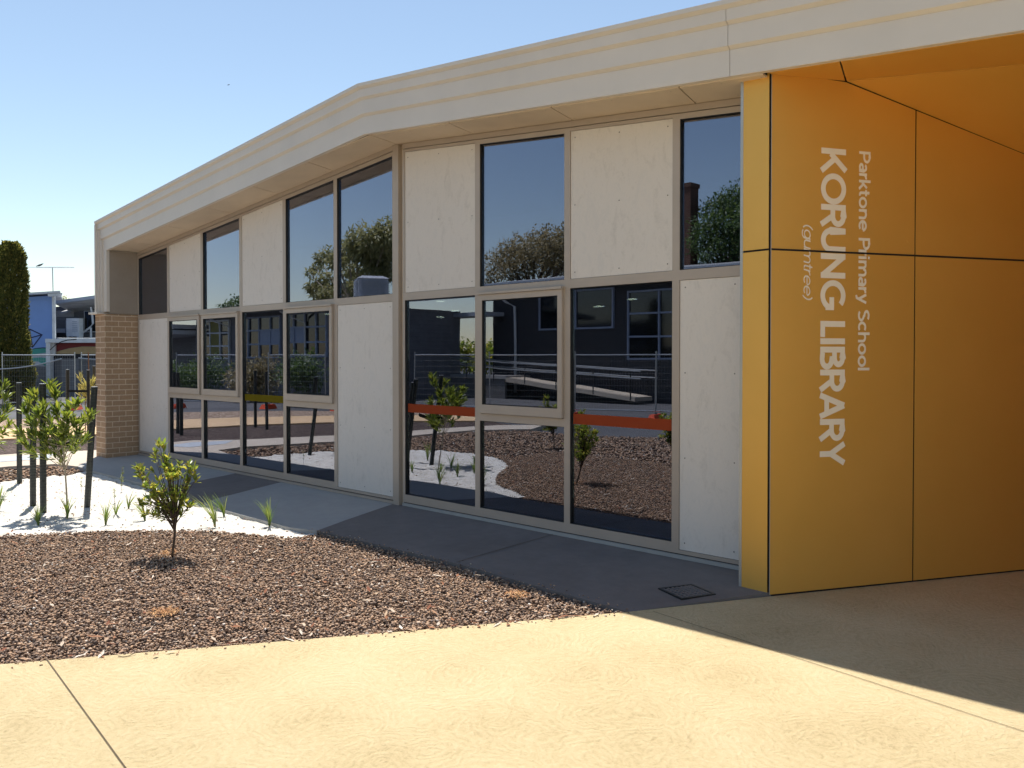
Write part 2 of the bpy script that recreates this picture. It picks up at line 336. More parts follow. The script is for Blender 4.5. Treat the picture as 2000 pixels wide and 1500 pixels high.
ld = D.lights.new('sun', 'SUN'); ld.energy = 4.2; ld.angle = math.radians(.53); ld.color = (1, .955, .88)
lo = D.objects.new('sun', ld); COL.objects.link(lo); lo.rotation_euler = SUN.to_track_quat('Z', 'Y').to_euler(); lo.location = (0, 0, 30)
SC.view_settings.view_transform = 'Standard'; SC.view_settings.look = 'None'; SC.view_settings.exposure = 0.80; SC.view_settings.gamma = 1
SC.cycles.use_denoising = True; SC.cycles.max_bounces = 10; SC.cycles.diffuse_bounces = 5; SC.cycles.glossy_bounces = 5; SC.cycles.transparent_max_bounces = 24
SC.cycles.sample_clamp_indirect = 6

# ------------------------------------------------------------------ ground
def slab(name, poly, z, mat, depth=.12):
    b = MB(); zf = z if callable(z) else (lambda x, y: z)
    b.loft([(x, y, zf(x, y)-depth) for x, y in poly], [(x, y, zf(x, y)) for x, y in poly])
    return tag(b.build(name, mat), kind='structure')
b = MB(); b.add([(math.cos(k*PI/24)*900, math.sin(k*PI/24)*900, -.10) for k in range(48)], [tuple(range(48))]); tag(b.build('ground', M['asphalt']), kind='structure')
YEDGE = [(-4.582, .389), (-4.085, 1.345), (-3.35, 2.57), (-2.18, 4.45), (-1.1, 6.2), (.2, 8.2), (1.2, 9.6)]
slab('yellow_paving', YEDGE+[(1.2, 13), (-15, 13), (-15, -5.2), (-7.55, -5.2), (-7.0, -4.05)], 0.0, M['yellow'])
az = lambda x, y: .034*(1-y/1.3)
slab('dark_paving', [(-4.585, .36), (-4.085, 1.34), (-2.3, 1.25), (-1.07, 1.28), (-.43, 1.31), (-.25, .86), (.098, -.12), (-4.62, -.12)], az, M['conc_dark'])
slab('grey_paving', [(.102, -.12), (-.246, .86), (-.426, 1.31), (-.08, 1.40), (1.11, 1.40), (1.82, 1.33), (1.975, 1.077), (2.43, -.12)], az, M['conc_light'])
slab('dark_paving', [(2.434, -.12), (1.979, 1.077), (1.824, 1.33), (3.1, 1.23), (3.38, .64), (3.61, -.12)], az, M['conc_dark'])
slab('grey_paving', [(3.614, -.12), (3.384, .64), (3.104, 1.23), (3.44, 1.21), (5.5, 1.20), (6.2, 1.17), (6.5, 1.0), (7.35, .42), (7.35, -.12)], az, M['conc_light'])
P2N = [(6.2, 1.174), (6.75, 1.3), (6.95, 1.9), (6.75, 2.7), (6.55, 3.5), (6.38, 4.4), (6.35, 5.2), (6.42, 6.3), (6.4, 7.3), (5.7, 8.4)]
slab('pale_path', P2N+[(6.3, 9.6), (7.0, 8.6), (7.18, 7.6), (7.3, 6), (7.5, 4.9), (7.85, 3.6), (8.2, 2.5), (8.75, 1.8), (8.7, 1.1), (8.4, .44), (8.1, -1), (8.0, -9), (7.24, -9), (7.36, -.12), (7.36, .42), (6.5, 1.005)], .006, M['conc_pale'])
slab('bluish_path_patch', [(7.55, 1.15), (7.65, 1.9), (8.1, 2.3), (8.35, 1.55), (8.1, .9)], .011, M['conc_blue'], .004)
slab('tan_path', [(11.0, -8), (11.65, -.69), (11.87, .6), (11.75, 2.7), (11.5, 4.6), (10.8, 6.4), (9.5, 8.2), (8, 9.6), (10, 10.6), (12.1, 8.7), (13.4, 6.9), (14.2, 5.0), (14.45, 3.4), (14.45, -.11), (14.1, -1.4), (13.3, -8)], 0.0, M['conc_tan'])
b = MB(); b.add([(x, y, -.035) for x, y in ((7.1, -9), (7.1, 9.3), (9, 9.8), (12, 8), (13.5, -9))], [(0, 1, 2, 3, 4)]); tag(b.build('dark_gravel_bed', M['mulch_dark']), kind='structure')
b = MB(); b.add([(x, y, -.02) for x, y in ((13.0, -8), (14.2, 2), (13, 7), (9.6, 10.4), (12.6, 10.6), (16, 8.2), (17.6, 5.4), (18.0, -1), (17.2, -8))], [tuple(range(9))]); tag(b.build('woodchip_bed', M['mulch_pale']), kind='structure')
GBED = YEDGE[1:]+[(2.4, 9.06), (4.37, 8.16), (5.67, 8.36)]+P2N[::-1]+[(5.5, 1.21), (3.4, 1.22), (1.1, 1.41), (-.43, 1.32), (-2.3, 1.26)]
b = MB(); b.add([(x, y, -.055) for x, y in [(-4.4, .8)]+GBED[1:9]+[(6.6, 7.4), (6.6, 3), (6.9, .8)]], [tuple(range(12))]); tag(b.build('gravel_bed', M['gravel_base']), kind='structure')
# joints sawn into the yellow paving
b = MB()
def joint(a, c, wd):
    a, c = Vector((*a, 0)), Vector((*c, 0)); d = (c-a).normalized(); n = Vector((-d.y, d.x, 0))*wd/2
    b.quad(*[(p.x, p.y, .004) for p in (a-n, c-n, c+n, a+n)])
def ext(a, c, k): return (a[0]+(c[0]-a[0])*k, a[1]+(c[1]-a[1])*k)
joint((-2.25, 4.25), ext((-2.333, 4.259), (-3.84, 4.449), 5), .006); joint((-4.20, 1.235), ext((-4.267, 1.248), (-6.386, 1.575), 4), .0045)
tag(b.build('paving_joints', M['joint']), kind='structure')
b = MB()
for a, c in (((-2.31, 1.235), (-2.281, .0)),):
    a, c = Vector((*a, az(*a)+.004)), Vector((*c, az(*c)+.004)); b.quad(a-Vector((.004, 0, 0)), a+Vector((.004, 0, 0)), c+Vector((.004, 0, 0)), c-Vector((.004, 0, 0)))
tag(b.build('paving_joint', M['joint']), kind='structure')

# white sand with footprints and ripples
SAND = [(-.44, 1.2), (-.46, 1.55), (-.15, 1.70), (.5, 2.0), (.86, 2.35), (1.17, 2.72), (1.42, 3.08), (1.67, 3.45), (2.3, 3.95), (3.2, 4.3), (4.1, 4.2), (4.9, 3.5), (5.4, 2.75), (5.7, 2.05), (5.5, 1.55), (5.9, 1.12), (3.4, 1.0), (1, 1.2)]
st = .035; xs = np.arange(-.6, 6.2, st); ys = np.arange(.95, 4.4, st); GX, GY = np.meshgrid(xs, ys); P = np.stack([GX.ravel(), GY.ravel()], 1)
zz = np.array([noise.noise((x*2.2, y*2.2, 0))*.018+noise.noise((x*6, y*6, 3))*.018+noise.noise((x*13, y*13, 6))*.013 for x, y in P]) - .034
nx = len(xs); idx = np.arange(len(P)).reshape(len(ys), nx); F = np.stack([idx[:-1, :-1].ravel(), idx[:-1, 1:].ravel(), idx[1:, 1:].ravel(), idx[1:, :-1].ravel()], 1)
F = F[inside(P[F].mean(1), SAND)]
tag(np_obj('sand', np.concatenate([P, zz[:, None]], 1), F, M['sand'], smooth=True), kind='structure')

# scoria gravel: one bed of many small stones
phi = (1+5**.5)/2; ico = np.array([(-1, phi, 0), (1, phi, 0), (-1, -phi, 0), (1, -phi, 0), (0, -1, phi), (0, 1, phi), (0, -1, -phi), (0, 1, -phi), (phi, 0, -1), (phi, 0, 1), (-phi, 0, -1), (-phi, 0, 1)])/math.sqrt(1+phi*phi)
icf = np.array([(0, 11, 5), (0, 5, 1), (0, 1, 7), (0, 7, 10), (0, 10, 11), (1, 5, 9), (5, 11, 4), (11, 10, 2), (10, 7, 6), (7, 1, 8), (3, 9, 4), (3, 4, 2), (3, 2, 6), (3, 6, 8), (3, 8, 9), (4, 9, 5), (2, 4, 11), (6, 2, 10), (8, 6, 7), (9, 8, 1)])
def stones(pts, zc, sz, flat=.62):
    n = len(pts); th = RNG.uniform(0, 2*PI, n); V = ico[None]*(1+RNG.uniform(-.34, .34, (n, 12, 1)))
    sc = np.stack([RNG.uniform(.75, 1.35, n), RNG.uniform(.6, 1.0, n), RNG.uniform(.45, .85, n)*flat/.62], 1); V = V*sc[:, None]
    tl = RNG.uniform(-.6, .6, n); y, z = V[:, :, 1].copy(), V[:, :, 2].copy(); V[:, :, 1] = y*np.cos(tl)[:, None]-z*np.sin(tl)[:, None]; V[:, :, 2] = y*np.sin(tl)[:, None]+z*np.cos(tl)[:, None]
    x, y = V[:, :, 0].copy(), V[:, :, 1].copy(); V[:, :, 0] = x*np.cos(th)[:, None]-y*np.sin(th)[:, None]; V[:, :, 1] = x*np.sin(th)[:, None]+y*np.cos(th)[:, None]
    V = V*sz[:, None, None]; V[:, :, 0] += pts[:, 0, None]; V[:, :, 1] += pts[:, 1, None]; V[:, :, 2] += zc[:, None]
    return V.reshape(-1, 3), (icf[None]+12*np.arange(n)[:, None, None]).reshape(-1, 3)
def scatter(n, x0, x1, y0, y1, keep):
    p = np.stack([RNG.uniform(x0, x1, n), RNG.uniform(y0, y1, n)], 1); return p[keep(p)]
sandin = [(x+.0, y) for x, y in SAND]
p1 = scatter(120000, -4.4, 2.4, 1.2, 5.4, lambda p: inside(p, GBED) & ~inside(p, sandin))
s1 = RNG.uniform(.0055, .0118, len(p1)); z1 = -.045+RNG.uniform(0, .034, len(p1))
p2 = scatter(26000, -2.5, 7, 1.2, 9.2, lambda p: inside(p, GBED) & ~inside(p, sandin) & ~((p[:, 0] < 2.4) & (p[:, 1] < 5.4)))
s2 = RNG.uniform(.013, .026, len(p2)); z2 = -.045+RNG.uniform(0, .02, len(p2))
p3 = scatter(3000, -.6, 6, 1.2, 4.6, lambda p: inside(p, sandin)); p3 = p3[RNG.random(len(p3)) < .35]; s3 = RNG.uniform(.004, .011, len(p3)); z3 = np.full(len(p3), -.03)
def along(pl, n, sp):
    q = []
    for i in range(n):
        k = random.randrange(len(pl)-1); u = random.random(); a, c = pl[k], pl[k+1]; q.append((a[0]+(c[0]-a[0])*u+random.gauss(0, sp), a[1]+(c[1]-a[1])*u+random.gauss(0, sp)))
    return np.array(q)
p4 = np.concatenate([along(YEDGE[1:5], 260, .035), along([(-4.0, 1.30), (-2.3, 1.25), (-1.07, 1.28), (-.43, 1.31)], 170, .04)]); s4 = RNG.uniform(.003, .0085, len(p4)); z4 = np.where(p4[:, 1] > 1.34, .004, .006)
p1, s1, z1 = np.concatenate([p1, p4]), np.concatenate([s1, s4]), np.concatenate([z1, z4])
V, F = stones(np.concatenate([p1, p2, p3]), np.concatenate([z1, z2, z3]), np.concatenate([s1, s2, s3]))
tag(np_obj('gravel', V, F, M['scoria']), kind='stuff')
# leaf litter, wood splinters and curled dead leaves on the gravel
lp = scatter(2600, -4.3, 6.8, 1.25, 8.5, lambda p: inside(p, GBED) & ~inside(p, sandin)); lp = lp[(lp[:, 1] < 5.2) | (RNG.random(len(lp)) < .4)]
lp = np.concatenate([lp, along(YEDGE[1:5], 60, .05), np.stack([RNG.uniform(-.2, 4.5, 90), RNG.uniform(1.5, 3.5, 90)], 1)])
vs, fs = [], []
for (x, y) in lp:
    a = random.uniform(0, 2*PI); L = random.choice((.010, .014, .018, .02, .03, .04, .055)); W = random.uniform(.003, .008) if random.random() < .55 else random.uniform(.008, .013)
    z = random.uniform(-.002, .012); cu = random.uniform(-.006, .018); o = len(vs); ca, sa = math.cos(a), math.sin(a); tl = random.uniform(-.006, .012)
    for u, wv, dz in ((-1, 0, 0), (-.3, 1, cu*.4), (-.3, -1, cu*.4), (.4, .8, cu*.2), (.4, -.8, cu*.2), (1, 0, cu)):
        vs.append((x+ca*u*L-sa*wv*W, y+sa*u*L+ca*wv*W, z+dz+tl*u*.5))
    fs += [(o, o+2, o+1), (o+1, o+2, o+4), (o+1, o+4, o+3), (o+3, o+4, o+5)]
tag(np_obj('leaf_litter', np.array(vs), np.array(fs), M['litter']), kind='stuff')

# ------------------------------------------------------------------ the library building
LIB = thing('library_building', 'long low school library with bone gable fascia, chequered windows and gold entrance wall', 'building')
zs = lambda s: 3.985-.0877*abs(s)
def part(mb, name, mat, parent=None, **k): return mb.build(name, mat, parent or LIB, **k)
W_ = .034
def ring(mb, s0, s1, z0, zt, wb, wt, y0, y1, ws=W_, mi=0):
    mb.prism_y([(s0, z0), (s0+ws, z0), (s0+ws, zt(s0+ws)), (s0, zt(s0))], y0, y1, mi)
    mb.prism_y([(s1-ws, z0), (s1, z0), (s1, zt(s1)), (s1-ws, zt(s1-ws))], y0, y1, mi)
    a, c = s0+ws, s1-ws
    mb.prism_y([(a, z0), (c, z0), (c, z0+wb), (a, z0+wb)], y0, y1, mi)
    mb.prism_y([(a, zt(a)-wt), (c, zt(c)-wt), (c, zt(c)), (a, zt(a))], y0, y1, mi)
def pane(parent, s0, s1, z0, zt, y=-.032, gy=-.005):
    b = MB(); g = .006; ring(b, s0-.002, s1+.002, z0-.002, lambda s: zt(s)+.002, g, g, y-.03, gy, g); b.build('gasket', M['gasket'], parent)
    b = MB(); b.prism_y([(s0+.008, z0+.008), (s1-.008, z0+.008), (s1-.008, zt(s1)-.008), (s0+.008, zt(s0)-.008)], y-.006, y); return b.build('pane', M['glass'], parent)
TRZ = 2.315
head = lambda s: zs(s)-.062
flat = lambda z: (lambda s: z)
def window(s0, s1, z0, zt, wb, wt, panes=None, film_=None):
    b = MB(); ring(b, s0, s1, z0, zt, wb, wt, -.10, 0); o = part(b, 'window', M['frame'])
    pane(o, s0+W_, s1-W_, z0+wb, lambda s: zt(s)-wt)
    if film_:
        b = MB(); b.box(s0+W_+.016, s1-W_-.016, -.0315, -.0308, 1.058, 1.150); b.build('safety_strip', film_, o)
    return o
def fcpanel(s0, s1, z0, zt, wb, wt, rows):
    b = MB(); ring(b, s0, s1, z0, zt, wb, wt, -.10, 0); o = part(b, 'wall_panel_trim', M['frame'])
    a, c = s0+W_, s1-W_; b = MB(); b.prism_y([(a+.003, z0+wb+.003), (c-.003, z0+wb+.003), (c-.003, zt(c)-wt-.003), (a+.003, zt(a)-wt-.003)], -.04, -.007)
    b.prism_y([(a, z0+wb), (c, z0+wb), (c, zt(c)-wt), (a, zt(a)-wt)], -.05, -.0405, 1)
    for x in (a+.05, (a+c)/2, c-.05):
        zl, zh = z0+wb+.06, zt(x)-wt-.06
        for i in range(rows): b.dome((x, -.007, zl+(zh-zl)*i/(rows-1)), (0, 1, 0), .0065, 6, 2)
    b.build('wall_panel', [M['fc'], M['dark_gap'], M['conc_dark']], o); return o
def casement(s0, s1):
    b = MB(); ring(b, s0, s1, .075, flat(TRZ), .085, .04, -.10, 0); b.prism_y([(s0+W_, 1.028), (s1-W_, 1.028), (s1-W_, 1.10), (s0+W_, 1.10)], -.10, 0)
    o = part(b, 'window', M['frame']); pane(o, s0+W_, s1-W_, .16, flat(1.028))
    a, c, z0, z1 = s0+.036, s1-.042, 1.106, 2.270
    b = MB(); ring(b, a, c, z0, flat(z1), .085, .055, -.05, .032, .052); b.box(a-.012, c+.004, .0, .052, z1+.002, z1+.024); b.build('sash', M['frame'], o)
    pane(o, a+.054, c-.054, z0+.085, flat(z1-.055), .004, .027)
EDGE = [6.82, 5.682, 4.557, 3.416, 2.294, 1.157, .035]; EDGR = [-.110, -1.28, -2.439, -3.577, -4.62]
cols = [(EDGE[i+1], EDGE[i]) for i in range(6)]+[(EDGR[i+1], EDGR[i]) for i in range(4)]
up = 'wpwpwwpwpw'; lowk = 'pcctcptctp'; fc = {3: M['film_yellow'], 6: M['film_orange'], 8: M['film_orange']}
for i, (a, c) in enumerate(cols):
    if up[i] == 'w': window(a, c, TRZ, head, .04, .045)
    else: fcpanel(a, c, TRZ, head, .04, .03, 3)
    if lowk[i] == 'p': fcpanel(a, c, .075, flat(TRZ), .03, .04, 4)
    elif lowk[i] == 't': window(a, c, .075, flat(TRZ), .085, .04, film_=fc[i])
    else: casement(a, c)
b = MB(); b.box(-.062, .033, -.10, .022, .02, zs(.05)-.004); part(b, 'corner_post', M['frame'])
b = MB(); b.box(-.109, -.063, -.10, -.03, .02, zs(.11)-.004); part(b, 'post_recess', M['soffit'])
for a, c in ((-4.62, -.110), (.034, 6.82)):
    b = MB(); b.prism_y([(a, zs(a)-.056), (c, zs(c)-.056), (c, zs(c)-.004), (a, zs(a)-.004)], -.10, .006); part(b, 'head_trim', M['frame'])
    b = MB(); b.box(a, c, -.10, .014, .036, .066); part(b, 'sill', M['conc_light'] if a < -1 else M['frame'])
    b = MB(); b.box(a, c, -.09, -.012, .0665, .0745); part(b, 'sill_gap', M['dark_gap'])
    b = MB(); b.prism_y([(a, zs(a)-.0615), (c, zs(c)-.0615), (c, zs(c)-.0565), (a, zs(a)-.0565)], -.09, -.02); part(b, 'head_gap', M['dark_gap'])
# soffit sheets with skewed joints
J = [6.80, 6.158, 4.94, 3.689, 2.451, 1.2165, 0, -1.205, -2.481, -3.728, -4.56]; sk_ = [-.0, -.08]+[-.16]*8+[0]
for i in range(10):
    a, c, ka, kc = J[i], J[i+1], sk_[i], sk_[i+1]; g = .0055; b = MB()
    q = [(a-g, -.09), (c+g, -.09), (c+g+kc*1.0, .4515), (a-g+ka, .4515)]
    b.loft([(x, y, zs(x)) for x, y in q], [(x, y, zs(x)+.012) for x, y in q])
    for u in (.06, .5, .94):
        for y in (.06, .40):
            x = a+(c-a)*u+(ka+(kc-ka)*u)*y/.5; b.dome((x, y, zs(x)), (0, 0, -1), .007, 6, 1)
    part(b, 'soffit_panel', [M['soffit'], M['frame']])
b = MB()
for a, c in ((0, 6.9), (-4.55, 0)):
    b.loft([(a, -.1, zs(a)+.0125), (c, -.1, zs(c)+.0125), (c,   .45, zs(c)+.0125), (a,   .45, zs(a)+.0125)], [(a, -.1, zs(a)+.03), (c, -.1, zs(c)+.03), (c,   .45, zs(c)+.03), (a,   .45, zs(a)+.03)])
part(b, 'soffit_backing', M['dark_gap'])
# stepped fascia: three boards and a capping, each standing further out, turning down the left end
XR = -11.0; KINK = -.10
def band(i0, i1, z0, z1, y1, name, mat, seams):
    # i: left edge of the opening; z: height at the peak
    for a, c in seams:
        b = MB()
        lo = lambda x: z0-.0875*abs(x-KINK); hi = lambda x: z1-.0875*abs(x-KINK)
        xs_ = sorted({a, c, *(x for x in (KINK,) if a < x < c)})
        for x0, x1 in zip(xs_, xs_[1:]):
            ch = .022 if y1 > .51 else .001; pr = lambda x: [(x, .452, lo(x)), (x, y1-.030 if y1 > .51 else y1-.001, lo(x)), (x, y1, lo(x)+ch), (x, y1, hi(x)), (x, .452, hi(x))]; b.loft(pr(x0), pr(x1))
        if c == i1: b.loft([(i0, .452, 2.392), (i1, .452, 2.392), (i1, .452, lo(i1)), (i0, .452, lo(i0))], [(i0, y1, 2.392), (i1, y1, 2.392), (i1, y1, lo(i1)), (i0, y1, lo(i0))])
        part(b, name, mat)
SE = -4.33
band(6.815, 6.938, 3.986, 4.169, .500, 'fascia_board', M['fascia'], [(XR, SE-.002), (SE+.002, 6.938)])
band(6.939, 6.994, 4.170, 4.333, .528, 'fascia_board', M['fascia'], [(XR, SE-.002), (SE+.002, 6.994)])
band(6.995, 7.040, 4.334, 4.436, .556, 'fascia_board', M['fascia'], [(XR, SE-.002), (SE+.002, 7.040)])
band(7.041, 7.085, 4.437, 4.492, .585, 'roof_capping', M['fascia'], [(XR, KINK-.002), (KINK+.002, 7.085)])
# end blade: dark sheet above brick
b = MB(); b.prism_y([(6.821, 2.36), (6.84, 2.36), (6.84, zs(6.84)-.014), (6.821, zs(6.82)-.014)], -.08, .449); part(b, 'blade_panel', M['fc_dark'])
b = MB(); b.box(6.842, 7.238, -.30, .52, -.1, 2.355); o = part(b, 'brick_pier', M['brick'], boxuv=True)
for p in o.data.polygons:      # the pier's end face is one brick wide
    if p.normal.y > .5:
        for li in p.loop_indices:
            u = o.data.uv_layers[0].data[li].uv; o.data.uv_layers[0].data[li].uv = ((u.x-6.842)*.228/.396+.006, u.y)
    elif abs(p.normal.x) > .5:
        for li in p.loop_indices:
            u = o.data.uv_layers[0].data[li].uv; o.data.uv_layers[0].data[li].uv = ((u.x-.52)*1.13+.006, u.y)
b = MB(); b.box(6.935, 7.29, -.3, .61, 2.3565, 2.388); part(b, 'pier_flashing', M['fascia'])
# shell of the building and the room behind the glass
b = MB(); b.prism_y([(6.845, 2.392), (7.08, 2.392), (7.08, 3.82), (6.845, 3.84)], -.3, .4515); part(b, 'blade_core', M['fascia'])
b = MB(); b.box(7.0, 7.15, -9, -.31, -.1, 3.75); part(b, 'side_wall', M['brick'], boxuv=True)
b = MB(); b.box(-11, 7.15, -9.15, -9.0, -.1, 3.3); part(b, 'rear_wall', M['brick'], boxuv=True)
b = MB()
for a, c in ((XR, KINK), (KINK, 7.0)):
    z = lambda x: 4.46-.0875*abs(x-KINK)
    b.loft([(a, .4515, z(a)-.15), (c, .4515, z(c)-.15), (c, .4515, z(c)), (a, .4515, z(a))], [(a, -9.3, z(a)-.15), (c, -9.3, z(c)-.15), (c, -9.3, z(c)), (a, -9.3, z(a))])
part(b, 'roof', M['sheet_roof'])
b = MB(); b.box(-4.6, 7.0, -7, -.12, -.05, .03); part(b, 'room_floor', M['carpet'])
b = MB(); b.box(-4.6, 7.0, -7.1, -7.0, .03, 4.1); b.box(6.86, 6.998, -7, -.12, .03, 3.7); b.box(-4.75, -4.63, -7, -.11, .03, 3.9); part(b, 'room_wall', M['plaster'])
b = MB(); b.box(-4.62, 6.855, -6.99, -1.3, 2.80, 2.86); b.box(-4.62, 6.855, -1.3, -1.24, 2.62, 3.3); part(b, 'room_ceiling', M['plaster'])
for x, y, z, pend in ((2.67, -3, 2.54, 0), (2.33, -3, 2.38, 1), (2.9, -3.2, 2.31, 0), (-.47, -3, 2.33, 1), (-1.0, -3, 2.4, 0), (5.77, -3, 2.45, 0), (4.4, -3, 2.45, 1), (-2.6, -3.4, 2.4, 1)):
    b = MB(); r = .075 if pend else .07; b.tube([(x, y, z), (x, y, 2.80)], r, 14); o = part(b, 'pendant_light', M['plaster'])
    b = MB(); b.tube([(x, y, z-.012), (x, y, z-.001)], r*.88, 14); b.build('lamp', M['lamp'], o)
for x0, x1, y0, y1, h, m in ((4.9, 5.3, -5.2, -4.9, 2.3, 'timber'), (-1.6, -1.0, -5.5, -5.3, 2.2, 'timber'), (1.4, 3.4, -6.4, -6.0, 1.5, 'timber'), (-4.2, -3.2, -6.9, -6.5, 1.7, 'timber')):
    b = MB()
    b.box(x0, x1, y0, y1, .031, h); 
    for k in range(1, 5): b.box(x0-.01, x1+.01, y1, y1+.02, h*k/5-.015, h*k/5+.015)
    part(b, 'bookcase', M[m])

# gold entrance: narrow return, long splayed wall, folded ceiling
GC = Vector((-4.5816, .3891, 0)); WD = Vector((-.4822, -.8760, 0)).normalized(); WN = Vector((-.8760, .4822, 0)).normalized()
def wp(t_, z, o=0.): p = GC+WD*t_+WN*o; return (p.x, p.y, z)
def wtop(t_): return 3.632-.02*t_ if t_ < .616 else 3.618-.2364*(t_-.616)
def gpanel(poly, name='gold_panel'):
    b = MB(); b.loft([wp(t_, z, -.005) for t_, z in poly], [wp(t_, z, 0) for t_, z in poly]); return b
T = [.010, 1.228, 1.240, 2.46, 2.472, 3.69, 3.702, 4.95]; JZ = 2.402
GP = {}
for k in range(4):
    a, c = T[2*k], T[2*k+1]
    top = [(c, wtop(c)-.012)]+([(.616, wtop(.616)-.012)] if a < .616 < c else [])+[(a, wtop(a)-.012)]
    for lvl, poly in ((0, [(a, .012), (c, .012), (c, JZ-.007), (a, JZ-.007)]), (1, [(a, JZ+.007), (c, JZ+.007)]+top)):
        b = gpanel(poly); zt_ = wtop((a+c)/2) if lvl else JZ
        zz_ = [.16, .82, 1.55, 2.26] if lvl == 0 else [2.50, 3.02]+([3.5] if k == 0 else [])
        for tt in (a+.06, c-.06):
            for z in zz_:
                if z < wtop(tt)-.06: b.dome(wp(tt, z, 0), WN, .0065, 8)
        GP[k, lvl] = part(b, 'gold_panel', M['gold'])
b = MB(); b.loft([wp(.002, -.05, -.06), wp(5, -.05, -.06), wp(5, wtop(5)+.05, -.06), wp(.616, 3.65, -.06), wp(.002, 3.66, -.06)], [wp(.002, -.05, -.012), wp(5, -.05, -.012), wp(5, wtop(5)+.05, -.012), wp(.616, 3.65, -.012), wp(.002, 3.66, -.012)]); part(b, 'panel_backing', M['dark_gap'])
R0 = Vector((-4.366, .3705, 0)); R1 = GC-WD*.0+Vector((.013, -.001, 0)); RD = (R1-R0).normalized(); RN = Vector((RD.y, -RD.x, 0)); RN = RN if RN.y > 0 else -RN
for z0, z1 in ((.012, JZ-.007), (JZ+.007, 3.655)):
    b = MB(); e = R1-R0; b.obox(R0+Vector((0, 0, z0))-RN*.005, e, RN*.005, (0, 0, z1-z0))
    for u in (.04, e.length-.04):
        for z in ([.06, .82, 1.55, 2.32] if z0 < 1 else [2.48, 3.02, 3.5]): b.dome(R0+RD*u+Vector((0, 0, z)), RN, .006, 8)
    part(b, 'gold_panel', M['gold'])
b = MB(); b.obox(R0+RD*.001-RN*.3-Vector((0, 0, .03)), RD*(e.length-.004), RN*.288, (0, 0, 3.70)); part(b, 'panel_backing', M['dark_gap'])
b = MB(); b.box(-4.3665, -4.345, -.0, .372, .02, 3.64); part(b, 'edge_trim', M['silver_edge'])
b = MB(); b.obox(GC+WD*.004+Vector((0, 0, .01)), WD*.005, WN*.002, (0, 0, 3.60)); part(b, 'edge_trim', M['silver_edge'])
# ceiling folds
A0 = Vector((-4.40, .49, 3.612)); fas = lambda x: Vector((x, .451, 3.986-.0875*abs(x-KINK)-.003))
F0 = Vector((-4.879, -.151, 3.615)); FD = Vector((-1.05, -.246, -.071)); CJ = Vector((-5.085, .481, 3.552))
def nrm(a, b_, c): return (b_-a).cross(c-a).normalized()
n1 = nrm(fas(-4.63), fas(-10.9), F0); z1f = lambda x, y: F0.z-(n1.x*(x-F0.x)+n1.y*(y-F0.y))/n1.z
FE = F0+FD*5.8; FE.z = z1f(FE.x, FE.y)
Wd_ = Vector((-5.672, -1.592, 3.221)); n2 = nrm(F0, FE, Wd_); z2f = lambda x, y: F0.z-(n2.x*(x-F0.x)+n2.y*(y-F0.y))/n2.z
def ceil(poly, zf):
    b = MB(); b.loft([(x, y, zf(x, y)) for x, y in poly], [(x, y, zf(x, y)+.006) for x, y in poly]); part(b, 'ceiling_panel', M['gold'])
cx0, cy0 = GC.x, GC.y
ceil([(-4.60, .4505), (CJ.x+.004, .4505), (F0.x+.006, F0.y), (GC.x-.006, GC.y)], z1f)
ceil([(CJ.x-.006, .4505), (-10.9, .4505), (FE.x, FE.y+.0), (F0.x-.006, F0.y-.001)], z1f)
we = GC+WD*4.98
ceil([(F0.x-.006, F0.y-.012), (FE.x, FE.y-.004), (-12.6, we.y-.6), (we.x, we.y)], z2f)
b = MB(); q = [(-4.5, .485), (-10.95, .485), (-12.7, -4.7), (-7.0, -4.1)]; b.loft([(x, y, 3.68-.11*max(0, -y)*.9-.02*(abs(x)-4.5)) for x, y in q][::-1], [(x, y, 3.76) for x, y in q][::-1]); 
b = MB(); b.obox(we+WN*0.0-Vector((0, 0, .05)), Vector((-4.2, -.4, 0)), Vector((.02, -.1, 0)), (0, 0, 3.3)); part(b, 'unseen_rear_bounce_wall', M['gold'])  # unseen rear wall, coloured gold to bounce warm light onto the shaded paving
b = MB(); b.obox(Vector((-7.7, .44, -.05)), Vector((-2.7, -5.0, 0)), Vector((-.2, .02, 0)), (0, 0, 3.42)); part(b, 'unseen_side_bounce_wall', M['gold'])  # added out of view to shade the entrance and bounce gold light

